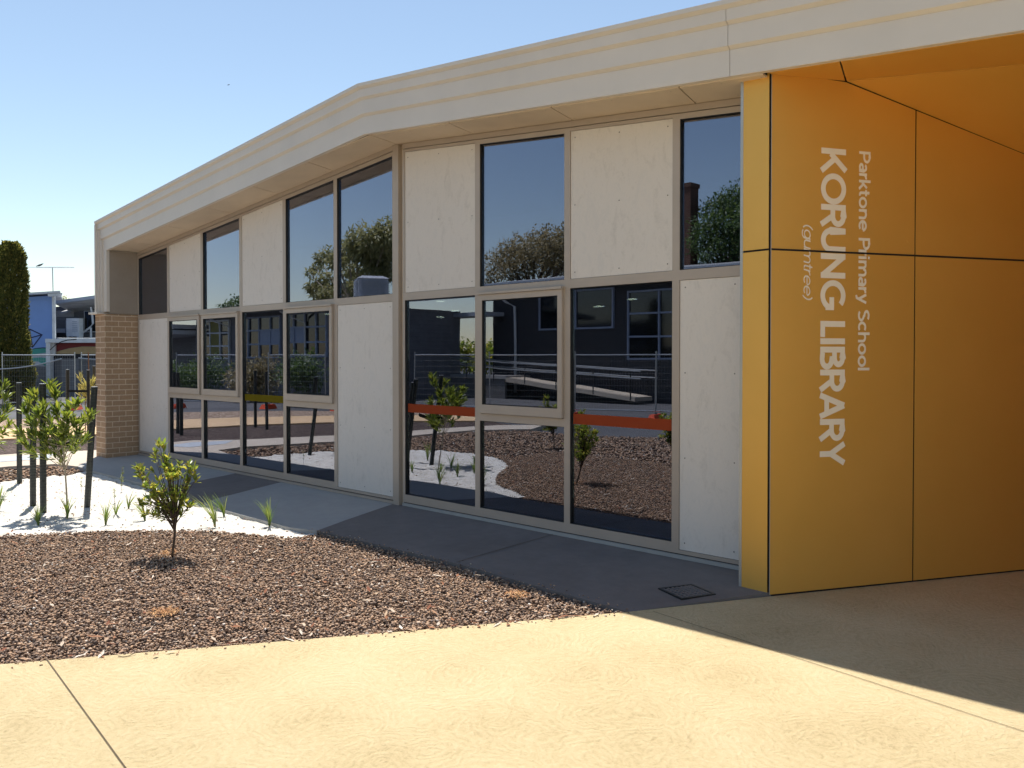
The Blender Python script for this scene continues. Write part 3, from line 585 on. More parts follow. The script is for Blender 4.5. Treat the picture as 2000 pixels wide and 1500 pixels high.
# ---- lettering: stroke-drawn geometric sans
def arc(cx, cy, rx, ry, a0, a1, n=18): return [(cx+rx*math.cos(math.radians(a0+(a1-a0)*i/n)), cy+ry*math.sin(math.radians(a0+(a1-a0)*i/n))) for i in range(n+1)]
def glyph(ch, w):
    h = w/2; x = .70
    if ch == 'K': return .80, [[(h, 0), (h, 1)], [(w*.9, .38), (.70, 1)], [(.30, .58), (.74, 0)]]
    if ch == 'O': return 1.0, [arc(.5, .5, .5-h, .5-h+.01, 0, 360, 40)]
    if ch == 'R': return .76, [[(h, 0), (h, 1)], [(w, 1-h), (.38, 1-h)]+arc(.38, .69, .29-h*.5, .31-h, 90, -90, 14)+[(w, .38+h)], [(.40, .42), (.66, 0)]]
    if ch == 'U': return .82, [[(h, 1), (h, .38)]+arc(.39, .38, .39-h, .38-h, 180, 360, 18)+[(.78-h, 1)]]
    if ch == 'N': return .86, [[(h, 0), (h, 1)], [(.80-h, 0), (.80-h, 1)], [(h, .93), (.80-h, .07)]]
    if ch == 'G': return .98, [arc(.5, .5, .5-h, .5-h+.01, 48, 360-22, 34), [(.55, .45), (.97-h*.2, .45)], [(.97-h, .45+h), (.97-h, .20)]]
    if ch == 'L': return .56, [[(h, 0), (h, 1)], [(w, h), (.52, h)]]
    if ch == 'I': return .27, [[(h, 0), (h, 1)]]
    if ch == 'B': return .74, [[(h, 0), (h, 1)], [(w, 1-h), (.36, 1-h)]+arc(.36, .74, .26-h*.5, .26-h, 90, -90, 12)+[(w, .48+h)], [(w, .48+h), (.40, .48+h)]+arc(.40, .27, .29-h*.5, .27-h+.02, 90, -90, 14)+[(w, h)]]
    if ch == 'A': return .84, [[(h*.7, 0), (.41, .98)], [(.82-h*.7, 0), (.41, .98)], [(.18, .27), (.64, .27)]]
    if ch == 'Y': return .74, [[(h*.6, 1), (.37, .44)], [(.74-h*.6, 1), (.37, .44)], [(.37, .5), (.37, 0)]]
    if ch == 'P': return .66, [[(h, 0), (h, 1)], [(w, 1-h), (.34, 1-h)]+arc(.34, .68, .29-h*.5, .32-h, 90, -90, 14)+[(w, .36+h)]]
    if ch == 'S': return .66, [arc(.32, .74, .28-h*.5, .26-h, 35, 270, 18)[:]+arc(.32, .27, .30-h*.5, .27-h+.02, 90, -145, 20)[1:]]
    if ch == 'a': return .58, [[(.52-h, 0), (.52-h, .44)]+arc(.27, .44, .25-h, .26-h, 0, 150, 12), arc(.25, .20, .25-h, .20-h+.01, 0, 360, 22)]
    if ch == 'r': return .38, [[(h, 0), (h, x)], arc(.32, .40, .32-h, .30-h, 180, 85, 10)]
    if ch == 'k': return .56, [[(h, 0), (h, 1.02)], [(w*.8, .26), (.46, x)], [(.22, .40), (.52, 0)]]
    if ch == 't': return .40, [[(.17, .92), (.17, .20)]+arc(.17+.14, .18, .14, .18-h, 180, 285, 8), [(0, x-h), (.36, x-h)]]
    if ch == 'o': return .70, [arc(.33, .35, .33-h, .35-h+.01, 0, 360, 26)]
    if ch == 'n': return .62, [[(h, 0), (h, x)], arc(.29, .41, .29-h, .30-h, 180, 0, 14)+[(.58-h, 0)]]
    if ch == 'e': return .68, [[(h, .35), (.66-h*1.3, .35)], arc(.33, .35, .33-h, .35-h+.01, 0, 312, 24)]
    if ch == 'i': return .24, [[(h, 0), (h, x)], [(h, .84), (h, .84+w)]]
    if ch == 'm': return .94, [[(h, 0), (h, x)], arc(.25, .42, .25-h, .29-h, 180, 0, 12)+[(.50-h, 0)], arc(.67, .42, .25-h, .29-h, 180, 0, 12)+[(.92-h, 0)]]
    if ch == 'y': return .58, [[(h*.7, x), (.29, .05)], [(.56-h*.6, x), (.24, -.14), (.08, -.19)]]
    if ch == 'c': return .62, [arc(.33, .35, .33-h, .35-h+.01, 50, 310, 22)]
    if ch == 'h': return .62, [[(h, 0), (h, 1.02)], arc(.29, .41, .29-h, .30-h, 180, 0, 14)+[(.58-h, 0)]]
    if ch == 'l': return .24, [[(h, 0), (h, 1.02)]]
    if ch == 'g': return .66, [arc(.31, .36, .31-h, .34-h+.01, 0, 360, 24), [(.62-h, x), (.62-h, .02)]+arc(.31, .02, .31-h, .24-h, 0, -150, 14)]
    if ch == 'u': return .62, [[(h, x), (h, .29)]+arc(.29, .29, .29-h, .29-h, 180, 360, 14)+[(.58-h, x)], [(.58-h, .3), (.58-h, 0)]]
    if ch == '(': return .34, [arc(.62, .42, .54, .66, 130, 230, 14)]
    if ch == ')': return .34, [arc(-.34, .42, .54, .66, 50, -50, 14)]
    return .34, []
def ribbon(mb, pts, w, place):
    P = [Vector((*p, 0)) for p in pts]; n = len(P); L, R = [], []
    closed = (P[0]-P[-1]).length < 1e-4
    for i in range(n):
        a = P[i-1] if i else (P[n-2] if closed else None); c = P[i+1] if i < n-1 else (P[1] if closed else None)
        d0 = (P[i]-a).normalized() if a is not None else None; d1 = (c-P[i]).normalized() if c is not None else None
        d = ((d0 or d1)+(d1 or d0)).normalized(); nn = Vector((-d.y, d.x, 0)); k = 1.0
        if d0 is not None and d1 is not None: k = 1/max(.5, math.sqrt(max(.05, (1+d0.dot(d1))/2)))
        L.append(P[i]+nn*w/2*k); R.append(P[i]-nn*w/2*k)
    for i in range(n-1): mb.quad(*[place(q.x, q.y) for q in (L[i], R[i], R[i+1], L[i+1])])
def sign(text, t0, cap, z0, z1, w, slant=0, name='lettering', gap=.0):
    tot = sum(glyph(c, w)[0] for c in text); k = (z0-z1)/(tot*cap-.06*cap); b = MB(); x = 0; lay = 0
    for ch in text+' ':
        adv, st_ = glyph(ch, w)
        if ch == ' ': part(b, name, M['lettering'], fixn=False); b = MB()
        for s_ in st_:
            lay += 1; of = .0016+.00004*(lay % 7)
            ribbon(b, s_, w, lambda u, v: wp(t0+v*cap, z0-(x+u+slant*v)*cap*k, of))
        x += adv
sign('KORUNG LIBRARY', .413, .208, 3.130, .905, .188)
sign('Parktone Primary School', .733, .098, 3.128, 1.560, .155)
sign('(gumtree)', .272, .078, 2.592, 2.062, .095, .16)
b = MB(); b.loft([wp(t_, z, -.004) for t_, z in ((.01, JZ-.006), (4.95, JZ-.006), (4.95, JZ+.006), (.01, JZ+.006))], [wp(t_, z, .0024) for t_, z in ((.01, JZ-.006), (4.95, JZ-.006), (4.95, JZ+.006), (.01, JZ+.006))]); part(b, 'panel_joint', M['dark_gap'])

# ---- drain grate in the charcoal paving
ga, gb_, gc_, gd_ = (gp(*q, .006) for q in ((1293.2, 1153.6), (1356.8, 1145.2), (1395.2, 1167.4), (1325.6, 1177)))
gctr = (ga+gb_+gc_+gd_)/4; ex = ((gb_-ga)+(gc_-gd_)).normalized(); ey = Vector((-ex.y, ex.x, 0))
G = thing('drain_grate', 'square dark cast drain grate set in the charcoal paving beside the gold wall', 'drain', (gctr.x, gctr.y, .004), math.atan2(ex.y, ex.x))
hw = .142; b = MB(); sl = az(gctr.x, gctr.y)-.002
for q in ((-hw, hw, -hw, -hw+.018), (-hw, hw, hw-.018, hw), (-hw, -hw+.018, -hw+.018, hw-.018), (hw-.018, hw, -hw+.018, hw-.018)): b.box(*q, -.03, sl+.006)
b.build('frame', M['black_plastic'], G); b = MB()
for i in range(7):
    u = -hw+.03+i*(2*hw-.06)/6; b.box(u-.008, u+.008, -hw+.018, hw-.018, -.02, sl+.004)
for i in range(6):
    u = -hw+.045+i*(2*hw-.09)/5
    for j in range(6):
        v_ = -hw+.03+j*(2*hw-.06)/6+.008; b.box(v_+.0005, v_+(2*hw-.06)/6-.0165, u-.007, u+.007, -.02, sl+.003)
b.build('grating', M['conc_dark'], G)
b = MB(); b.box(-hw+.005, hw-.005, -hw+.005, hw-.005, sl-.012, sl-.0035); b.build('pit', M['dark_gap'], G)
# ------------------------------------------------------------------ plants
def leaves(name, base, dirs, L, Wd, mat, parent, curl=.25, upbias=.0):
    base = np.asarray(base, float); d = np.asarray(dirs, float); d /= np.linalg.norm(d, axis=1)[:, None]; n = len(base)
    L = np.broadcast_to(L, n); Wd = np.broadcast_to(Wd, n)
    r = RNG.normal(size=(n, 3)); r[:, 2] *= .35; u = np.cross(d, np.array([0, 0, 1.])[None]+r*.45); u /= np.linalg.norm(u, axis=1)[:, None]+1e-9; w = np.cross(u, d)
    c = RNG.uniform(-.3, 1, n)*curl
    def P(tt, side, dip): return base+d*(L*tt)[:, None]+u*(Wd*side)[:, None]+w*(L*(dip-c*tt*tt))[:, None]
    V = np.stack([P(0, 0, 0), P(.32, -.42, .03), P(.32, 0, -.02), P(.32, .42, .03), P(.70, -.46, .03), P(.70, 0, -.02), P(.70, .46, .03), P(1, 0, 0)], 1).reshape(-1, 3)
    T = np.array([(0, 2, 1), (0, 3, 2), (1, 2, 5), (1, 5, 4), (2, 3, 6), (2, 6, 5), (4, 5, 7), (5, 6, 7)])
    return np_obj(name, V, (T[None]+8*np.arange(n)[:, None, None]).reshape(-1, 3), mat, parent)
def curve3(a, c, sag, k=6):
    a, c = Vector(a), Vector(c); m = (a+c)/2+Vector(sag); return [a*(1-t)**2+m*2*t*(1-t)+c*t*t for t in [i/k for i in range(k+1)]]
def rosette(tip, dr, n, L, Wd, spread):
    B, Dr, LL, WW = [], [], [], []; dr = Vector(dr).normalized()
    for i in range(n):
        q = Vector((random.gauss(0, 1), random.gauss(0, 1), random.gauss(0, .8))).normalized(); v_ = (dr*(1.1-spread*.3)+q*spread).normalized()
        B.append(tuple(Vector(tip)-dr*random.uniform(0, .9)*L*.8)); Dr.append(tuple(v_)); LL.append(L*random.uniform(.6, 1.15)); WW.append(Wd*random.uniform(.75, 1.15))
    return B, Dr, LL, WW
def shrub(name, label, cat, root, fork, tips, nl, L, Wd, spread, mat, r0=.012, group=None, stemmat=None, upk=.5):
    t_ = thing(name, label, cat, tuple(root), 0, group); R = Vector(root); f = Vector(fork)-R; B = []; Dr = []; LL = []; WW = []
    b = MB(); tr = curve3((0, 0, -.03), f, (random.uniform(-.02, .02), random.uniform(-.02, .02), 0)); b.tube(tr, [r0*(1-.35*i/6) for i in range(7)], 7)
    b.build('trunk', stemmat or M['twig'], t_, smooth=True); b = MB()
    for tp in tips:
        tp = Vector(tp)-R; st0 = Vector(tr[random.choice((4, 5, 6, 6, 6))]) if tp.z > f.z*.8 else Vector(tr[3])
        pth = curve3(st0, tp, ((st0-tp).x*.12, (st0-tp).y*.12, random.uniform(-.05, .02)), 5); b.tube(pth, [r0*.42*(1-.13*i) for i in range(6)], 5)
        dr = (pth[-1]-pth[-2]).normalized()+Vector((0, 0, upk)); q = rosette(tp, dr, nl, L, Wd, spread)
        for A, x in zip((B, Dr, LL, WW), q): A += x
        m = pth[3]; q = rosette(m, dr, nl//3, L*.85, Wd, spread*1.1)
        for A, x in zip((B, Dr, LL, WW), q): A += x
    b.build('branches', stemmat or M['twig'], t_, smooth=True)
    leaves('foliage', B, Dr, np.array(LL), np.array(WW), mat, t_); return t_
# the young glossy shrub on the gravel
d0 = 1.66*1640/(1085-697)
def bt(px, py, dz): return at(px, py, d0+dz)
tips = []
for cx, cy, rx, ry, n in ((322, 955, 50, 50, 40), (316, 885, 17, 24, 8), (372, 930, 13, 26, 9), (281, 920, 20, 18, 7), (292, 990, 28, 18, 9), (352, 985, 26, 18, 8), (335, 905, 24, 20, 7)):
    for i in range(n):
        a = random.uniform(0, 2*PI); q = random.random()**.5; e = random.uniform(-1, 1)*math.sqrt(max(0, 1-q*q*.8)); tips.append(bt(cx+rx*q*math.cos(a), cy+ry*q*math.sin(a), e*rx*.0043))
base = gp(333, 1085, -.02)
bush = shrub('young_shrub', 'young bushy shrub with glossy yellow-green leaves alone on the gravel near the paving', 'shrub', base, bt(341, 1012, 0), tips, 9, .066, .022, .8, M['leaf_bush'], .012, stemmat=M['bark'])
b2 = dup(bush, (-.15, 5.35, -.02), 2.1, 'bushy shrub on the outer gravel, mirrored in the tall pane beside the gold wall')
b3 = dup(bush, (2.75, 5.8, -.02), 4.0, 'bushy shrub on the outer gravel, mirrored low in the pane under the big awning window')
for q in (bush, b2, b3): q['group'] = 'young shrubs on the gravel'
# staked sapling with whorls of long leaves
d1 = 8.85
def st_(px, py, dz=0.): return at(px, py, d1+dz)
TP = [(98, 752), (66, 772), (44, 802), (60, 826), (36, 846), (110, 798), (84, 796), (136, 796), (150, 788), (163, 822), (176, 812), (46, 868), (62, 884), (80, 850), (152, 846), (166, 858), (124, 836), (140, 872), (110, 862), (95, 822), (72, 806), (106, 770), (130, 812), (54, 784), (86, 872), (118, 850), (148, 826), (100, 845), (58, 850), (116, 886)]
sap = shrub('staked_sapling', 'staked sapling with whorls of long yellow-green leaves beside three dark stakes on the sand', 'sapling', gp(129, 1006, -.03), st_(121, 872), [st_(x, y, random.uniform(-.28, .28)) for x, y in TP], 30, .125, .027, .66, M['leaf_long'], .0105, stemmat=M['bark_pale'], upk=.7)
d2 = 10.4
TL = [(-20, 740), (8, 752), (12, 775), (-5, 770), (-35, 760), (14, 800), (2, 815), (18, 830), (-15, 800), (-40, 800), (-60, 780), (6, 845), (-25, 840), (-50, 850), (-8, 865), (-70, 830), (-30, 870)]
sap2 = shrub('staked_sapling', 'leafy sapling cut off by the left edge of the picture, behind the single stake', 'sapling', at(-32, 697+1.66*1640/d2, d2), at(-28, 850, d2), [at(x, y, d2+random.uniform(-.3, .3)) for x, y in TL], 24, .14, .024, .62, M['leaf_long'], .011, stemmat=M['bark_pale'], upk=.5)
wis = shrub('wispy_sapling', 'thin wispy olive sapling between dark stakes beyond the brick pier', 'sapling', at(166, 697+1.66*1640/19., 19.), at(166, 770, 19.), [at(random.uniform(150, 188), random.uniform(735, 775), 19+random.uniform(-.2, .2)) for i in range(16)], 9, .20, .018, .5, M['leaf_wisp'], .012, upk=.9)
for q in (sap, sap2): q['group'] = 'staked saplings in the garden beds'
# stakes
def stake(px, py, tx, ty, label, r=.033, dz=0):
    d = 1.66*1640/(py-697); p = gp(px, py, -.03); top = at(tx, ty, d); v_ = top-p
    o = thing('tree_stake', label, 'stake', tuple(p), 0, 'dark stakes around the saplings')
    b = MB(); n = 14; b.tube([(0, 0, -.05)]+[tuple(v_*(i/8)) for i in range(9)], r, n); b.build('post', M['stake'], o)
    b = MB(); b.tube([tuple(v_*1.0005), tuple(v_*1.0005+Vector((0, 0, .004)))], r*1.02, n); b.build('cap', M['white_paint'], o); return o  # white disc paints in the sunlit stake top; no separate cap there
stake(36, 943, 36.5, 748, 'lone dark stake nearest the left edge, standing apart from the trio on the sand')
stake(62, 987, 64, 768, 'dark stake of the trio on the sand, mostly hidden behind the sapling leaves')
stake(82, 1002, 83, 750, 'tallest-looking dark stake of the trio, standing in front of the sapling leaves')
stake(168, 990, 184, 756, 'dark leaning stake of the trio, nearest the brick pier')
stake(131, 850, 132, 722, 'dark stake on the far gravel, holding a black tie bar, farther from the pier', .034)
stake(172, 848, 172, 723, 'dark stake on the far gravel with a thin timber stick beside it', .034)
stake(183, 836, 183.5, 715, 'dark stake on the far gravel close against the brick pier edge', .034)
def stake_at(x, y, label): 
    o = thing('tree_stake', label, 'stake', (x, y, -.03), 0, 'dark stakes around the saplings'); b = MB(); b.tube([(0, 0, -.05), (0, 0, 1.35)], .036, 12); b.build('post', M['stake'], o)
stake_at(10.85, 2.45, 'dark stake mirrored at the far end of the lowest left panes, first of a pair')
stake_at(10.35, 2.30, 'dark stake mirrored in the lowest left pane, second of a pair')
stake_at(11.05, 4.45, 'dark stake mirrored under the yellow strip, the more distant one')
stake_at(10.30, 4.30, 'dark stake mirrored under the yellow strip, the nearer one')
b = MB(); b.tube([tuple(at(176.5, 862, 18.4)), tuple(at(172.5, 687, 18.4))], .012, 6); tag(b.build('timber_stick', M['timber']), 'thin raw timber stick standing taller than the dark stakes beyond the brick pier', 'stick')
def strap(pts, label):
    b = MB()
    for a, c in zip(pts, pts[1:]):
        a, c = Vector(a), Vector(c); b.obox(a-Vector((0, 0, .025)), c-a, FWD*.004, (0, 0, .05))
    tag(b.build('tree_tie', M['rubber']), label, 'strap', 'black ties on the stakes')
strap([at(82, 862, 9.0), at(100, 868, 8.95), at(122, 870, 8.9), at(140, 866, 9.1), at(173, 852, 9.25)], 'black webbing tie holding the sapling trunk between the trio of stakes')
strap([at(131, 764, 17.8), at(172, 764, 17.85)], 'black tie bar between two far stakes beyond the brick pier')
# strappy tussocks in the sand
def tussock(px, py, h, n, lean, label):
    p = gp(px, py, -.035); d = 1.66*1640/(py-697); H_ = h*d/1640
    o = thing('grass_tussock', label, 'grass', tuple(p), 0, 'young tussocks planted in the sand'); vs, fs = [], []
    for i in range(int(n*2.3)):
        a = random.uniform(0, 2*PI); Ht = H_*random.uniform(.55, 1.05); sp = Ht*random.uniform(.08, .55)+.01; wd = random.uniform(.004, .0068); o_ = len(vs)
        dx, dy = math.cos(a)*sp, math.sin(a)*sp; sx, sy = -math.sin(a), math.cos(a); lx, ly = RIGHT.x*lean*Ht, RIGHT.y*lean*Ht
        for k in range(6):
            u = k/5; ww = wd*(1-u**2.2)+.0004; x, y, z = (dx+lx)*u**1.8+math.cos(a)*.006, (dy+ly)*u**1.8+math.sin(a)*.006, Ht*u*(1-.12*u)
            vs += [(x-sx*ww, y-sy*ww, z), (x+sx*ww, y+sy*ww, z)]
        fs += [(o_+2*k, o_+2*k+1, o_+2*k+3, o_+2*k+2) for k in range(5)]
    np_obj('blades', np.array(vs), np.array(fs), M['leaf_grass'], o)
tussock(72, 1028, 50, 12, -.1, 'grassy tussock in front of the trio of stakes, lowest on the sand')
tussock(129, 1014, 55, 10, .0, 'upright grassy tussock at the foot of the staked sapling')
tussock(204, 1027, 62, 11, .05, 'tall thin tussock on the sand between the stakes and the glossy shrub')
tussock(249, 995, 42, 6, .2, 'sparse tussock further back on the sand, just left of the glossy shrub')
tussock(224, 1009, 40, 5, .2, 'two-bladed young tussock beside the tall thin one')
tussock(281, 1018, 55, 8, -.45, 'tussock leaning left out of the sand beside the shrub leaves')
tussock(418, 1030, 75, 11, -.35, 'tussock with long blades leaning left between shrub and grey paving')
tussock(436, 1010, 60, 9, -.3, 'tussock close behind the leaning one, nearer the dark paving stripe')
tussock(525, 1030, 70, 11, -.1, 'upright tussock nearest the gravel point and the corner of the paving')
tussock(-5, 1000, 70, 10, .15, 'tussock at the extreme left edge of the sand')
def sprig(px, py, h, label):
    p = gp(px, py, -.035); d = 1.66*1640/(py-697); Ht = h*d/1640; o = thing('seedling', label, 'seedling', tuple(p), 0, 'feathery seedlings in the sand')
    b = MB(); b.tube([(0, 0, -.01), (.004, .002, Ht*.5), (0, .004, Ht)], .002, 5); b.build('stem', M['twig'], o); B, Dr = [], []
    for i in range(40):
        u = random.uniform(.35, 1); a = random.uniform(0, 2*PI); B.append((0, 0, Ht*u)); Dr.append((math.cos(a), math.sin(a), random.uniform(.2, 1.2)))
    leaves('foliage', B, Dr, RNG.uniform(.015, .035, 40), .006, M['leaf_long'], o)
sprig(157, 963, 32, 'tiny feathery seedling on the sand behind the sapling trunk'); sprig(236, 963, 34, 'tiny feathery seedling at the sand edge left of the shrub top'); sprig(222, 985, 30, 'tiny yellowish seedling in the middle of the sand'); sprig(238, 948, 36, 'tallest feathery seedling at the edge of the paving shade')
# dry clumps on the gravel
def straw(px, py, r, n, label):
    p = gp(px, py, -.01); vs, fs = [], []
    for i in range(n):
        a = random.uniform(0, 2*PI); q = r*random.random()**.6; c = Vector((math.cos(a)*q, math.sin(a)*q, random.uniform(.0, .022))); b_ = random.uniform(0, 2*PI); L = random.uniform(.015, .05); wd = random.uniform(.001, .0035); o_ = len(vs); cv = random.uniform(-.02, .02)
        for k in range(4):
            u = k/3-.5; x, y = math.cos(b_)*L*u-math.sin(b_)*cv*u*u*4, math.sin(b_)*L*u+math.cos(b_)*cv*u*u*4
            for sg in (-1, 1): vs.append((c.x+x-math.sin(b_)*wd*sg, c.y+y+math.cos(b_)*wd*sg, c.z+.008*(1-4*u*u)))
        fs += [(o_+2*k, o_+2*k+1, o_+2*k+3, o_+2*k+2) for k in range(3)]
    o = np_obj('dry_leaf_clump', np.array(vs), np.array(fs), M['straw'], loc=tuple(p)); tag(o, label, 'leaf clump', 'dry leaf clumps on the gravel')
straw(318, 1200, .10, 130, 'clump of dry orange straw on the near gravel by the yellow paving')
straw(1010, 1166, .09, 80, 'small scatter of reddish dry leaves on the gravel near the shade line')
straw(322, 1083, .10, 60, 'dry red and cream leaves piled at the foot of the glossy shrub')
b = MB(); c = gp(250, 1288, .004)
b.tube([tuple(gp(226, 1284, .006)), tuple(gp(236, 1286, .004)), tuple(gp(248, 1284, .005)), tuple(gp(262, 1277, .012))], .0022, 5); tag(b.build('dry_twig', M['bark']), 'thin curved dry twig lying over the edge of the yellow paving', 'twig')

# ------------------------------------------------------------------ temporary fence
PW, PH = 2.36, 1.72
def fence_panel():
    t_ = thing('mesh_fence', 'x', 'fence', group='temporary mesh fence panels'); b = MB(); r = .019
    b.tube([(0, 0, .06), (0, 0, PH+.10)], r, 8); b.tube([(PW, 0, .06), (PW, 0, PH+.10)], r, 8); b.tube([(0, 0, PH), (PW, 0, PH)], r, 8); b.tube([(0, 0, .15), (PW, 0, .15)], r, 8); b.build('frame', M['steel'], t_)
    b = MB(); n = 30
    for i in range(1, n): b.tube([(PW*i/n, 0, .15), (PW*i/n, 0, PH)], .0018, 3)
    for i in range(1, 9): b.tube([(0, .004, .15+(PH-.15)*i/9), (PW, .004, .15+(PH-.15)*i/9)], .0028, 3)
    b.build('wire_mesh', M['steel'], t_); return t_
def fence_foot():
    b = MB(); b.loft([(-.34, -.11, 0), (.34, -.11, 0), (.34, .11, 0), (-.34, .11, 0)], [(-.27, -.07, .15), (.27, -.07, .15), (.27, .07, .15), (-.27, .07, .15)])
    t_ = thing('fence_block', 'x', 'fence block', group='orange blocks under the temporary fence'); b.build('body', M['orange_block'], t_)
    b = MB(); b.tube([(-.03, 0, .14), (-.03, 0, .17)], .024, 8); b.tube([(.03, 0, .14), (.03, 0, .17)], .024, 8); b.build('socket', M['black_plastic'], t_); return t_
FPATH = [Vector(q) for q in ((18.6, -7.9), (22.3, -4.3), (24.6, -2.0), (23.6, 2.5), (20.7, 7.0), (18.2, 8.95), (13, 11.0), (8.1, 12.9), (5.9, 13.8), (-2.5, 15.2))]
acc = []; 
for a, c in zip(FPATH, FPATH[1:]):
    k = max(1, round((c-a).length/2.42)); acc += [a.lerp(c, i/k) for i in range(k)]
acc.append(FPATH[-1])
FL = ['before the pale garage mural nearest the brick pier', 'carrying sagging shade cloth left of the fence joint', 'carrying shade cloth under the cypress tree', 'beyond the left edge, first past the cypress', 'mirrored in the leftmost awning pane, more distant half', 'mirrored in the leftmost awning pane, nearer half', 'mirrored in the second awning pane, by the orange foot', 'mirrored behind the yellow safety strip, left half', 'mirrored behind the yellow safety strip, right half', 'mirrored in the awning pane beside the corner post, first', 'mirrored in the awning pane beside the corner post, second', 'mirrored in the tall pane right of the corner post, farthest', 'mirrored in the tall pane right of the corner post, nearest', 'mirrored across the large awning pane, left part', 'mirrored across the large awning pane, right part', 'mirrored in the tall pane beside the gold wall, far half', 'mirrored in the tall pane beside the gold wall, near half', 'mirrored last before the gold wall edge']
fp = fence_panel(); ff = fence_foot(); nf = len(acc)-1
for i in range(nf):
    a, c = acc[i], acc[i+1]; ang = math.atan2(c.y-a.y, c.x-a.x); lb = 'mesh fence panel '+(FL[i] if i < len(FL) else 'beyond the last mirrored ones'); 
    if i == 0: fp.location = (a.x, a.y, 0); fp.rotation_euler = (0, 0, ang); fp['label'] = lb
    else: dup(fp, (a.x, a.y, 0), ang, lb)
    lb2 = 'orange block, fence panel '+(FL[i] if i < len(FL) else 'out past the mirrored ones')
    if i == 0: ff.location = (a.x, a.y, -.09); ff.rotation_euler = (0, 0, ang+PI/2); ff['label'] = lb2
    else: dup(ff, (a.x, a.y, -.09), ang+PI/2, lb2)
def cloth(a, c, za, zm, zc, label):
    b = MB(); n = 10; a, c = Vector((*a, 0)), Vector((*c, 0)); nn = Vector((-(c-a).y, (c-a).x, 0)).normalized()*.03
    for i in range(n):
        u, v_ = i/n, (i+1)/n; h = lambda s: za*(1-s)**2+(2*zm-.5*za-.5*zc)*2*s*(1-s)+zc*s*s
        p, q = a.lerp(c, u)+nn, a.lerp(c, v_)+nn; b.quad((p.x, p.y, .08), (q.x, q.y, .08), (q.x, q.y, h(v_)), (p.x, p.y, h(u)))
    o = thing('shade_cloth', label, 'shade cloth', group='dark shade cloths on the fence'); b.build('cloth', M['shade_cloth'], o)
    b = MB(); b.tube([tuple(a.lerp(c, i/n)+nn+Vector((0, 0, za*(1-i/n)**2+(2*zm-.5*za-.5*zc)*2*(i/n)*(1-i/n)+zc*(i/n)**2))) for i in range(n+1)], .022, 6); b.build('hem', M['steel'], o)
cloth((22.6, -4.0), (24.6, -2.0), 1.60, 1.30, 1.28, 'sagging dark shade cloth hung on the fence under the cypress and blue wall')
cloth((19.2, -7.3), (22.2, -4.4), 1.62, 1.52, 1.62, 'dark shade cloth hung on the fence close to the brick pier')

# ------------------------------------------------------------------ painted school building beyond the fence
K = 38/1640; mo = at(105, 697, 38); mo.z = 0
MU = thing('mural_building', 'old school block with blue mural wall, skillion roofs and lean-to beyond the fence', 'building', tuple(mo), YAW)
def lx(px, y=0.): return ((px-1000)*(38+y)+895*38)/1640
def lz(py, y=0.): return 1.66+(697-py)*(38+y)/1640
def poly(name, pts, y, mat, th=.006):
    b = MB(); b.prism_y([(lx(x, y), lz(y_, y)) for x, y_ in pts], y-th, y); return b.build(name, mat, MU)
bw = [(lx(-70), -.1), (lx(105), -.1), (lx(105), lz(577)), (lx(-70), lz(588))]; b = MB(); b.loft([(x, 0, z) for x, z in bw], [(x-3.6, 6, z) for x, z in bw]); b.build('blue_wall', M['mural_blue'], MU)
b = MB(); b.loft([(lx(-75), -.5, lz(586)), (lx(130), -.5, lz(573)), (lx(130), -.5, lz(569.5)), (lx(-75), -.5, lz(582))], [(lx(-75)-3.6, 6.5, lz(586)), (lx(130)-3.6, 6.5, lz(573)), (lx(130)-3.6, 6.5, lz(569.5)), (lx(-75)-3.6, 6.5, lz(582))]); 
b.prism_y([(lx(105), lz(580.5)), (lx(129), lz(578.5)), (lx(130), lz(573.5)), (lx(105), lz(575))], -.45, -.3); b.build('skillion_roof', M['white_paint'], MU)
poly('eave_band', [(-70, 588), (105, 577), (105, 583.5), (-70, 594)], -.012, M['mural_blue'])
poly('white_corner_post', [(105.2, 579), (110, 579), (110, 692), (105.2, 692)], .0, M['white_paint'], .12)
def strokes(pts, wd, mat, y, name='mural_line'):
    b = MB(); i = 0
    ribbon(b, [(lx(x), lz(y_)) for x, y_ in pts], wd*K, lambda u, v: (u, y, v)); b.build(name, mat, MU, fixn=False)
strokes([(20, 640), (60, 643.5), (82.5, 654), (64, 678), (40, 668)], 2.2, M['mural_line'], -.010); strokes([(58, 642), (64, 678)], 2.2, M['mural_line'], -.011); strokes([(30, 668), (82, 654)], 2.0, M['mural_line'], -.0115)
poly('teal_hill', [(30, 692), (57, 685), (70, 681), (97, 680), (97, 688), (80, 690), (66, 692.5), (50, 694)], -.008, M['mural_teal'])
strokes([(40, 690), (57, 684.5), (70, 680.6), (84, 679.4), (97, 680)], 1.6, M['mural_black'], -.0125); strokes([(57, 693.5), (75, 690), (88, 687), (104, 686.5)], 1.6, M['mural_black'], -.0125)
poly('pale_ground', [(-70, 694), (66, 692.5), (80, 690), (97, 688), (97, 745), (-70, 745)], -.008, M['mural_grey']); poly('dark_plinth', [(-70, 712), (97, 716), (97, 770), (-70, 770)], -.016, M['boards_grey'])
poly('teal_ground', [(54, 700), (80, 698), (97, 700), (97, 722), (90, 716), (75, 706), (54, 705)], -.010, M['mural_teal'])
strokes([(54, 703), (66, 706), (80, 712), (86, 722)], 1.6, M['mural_black'], -.0125)
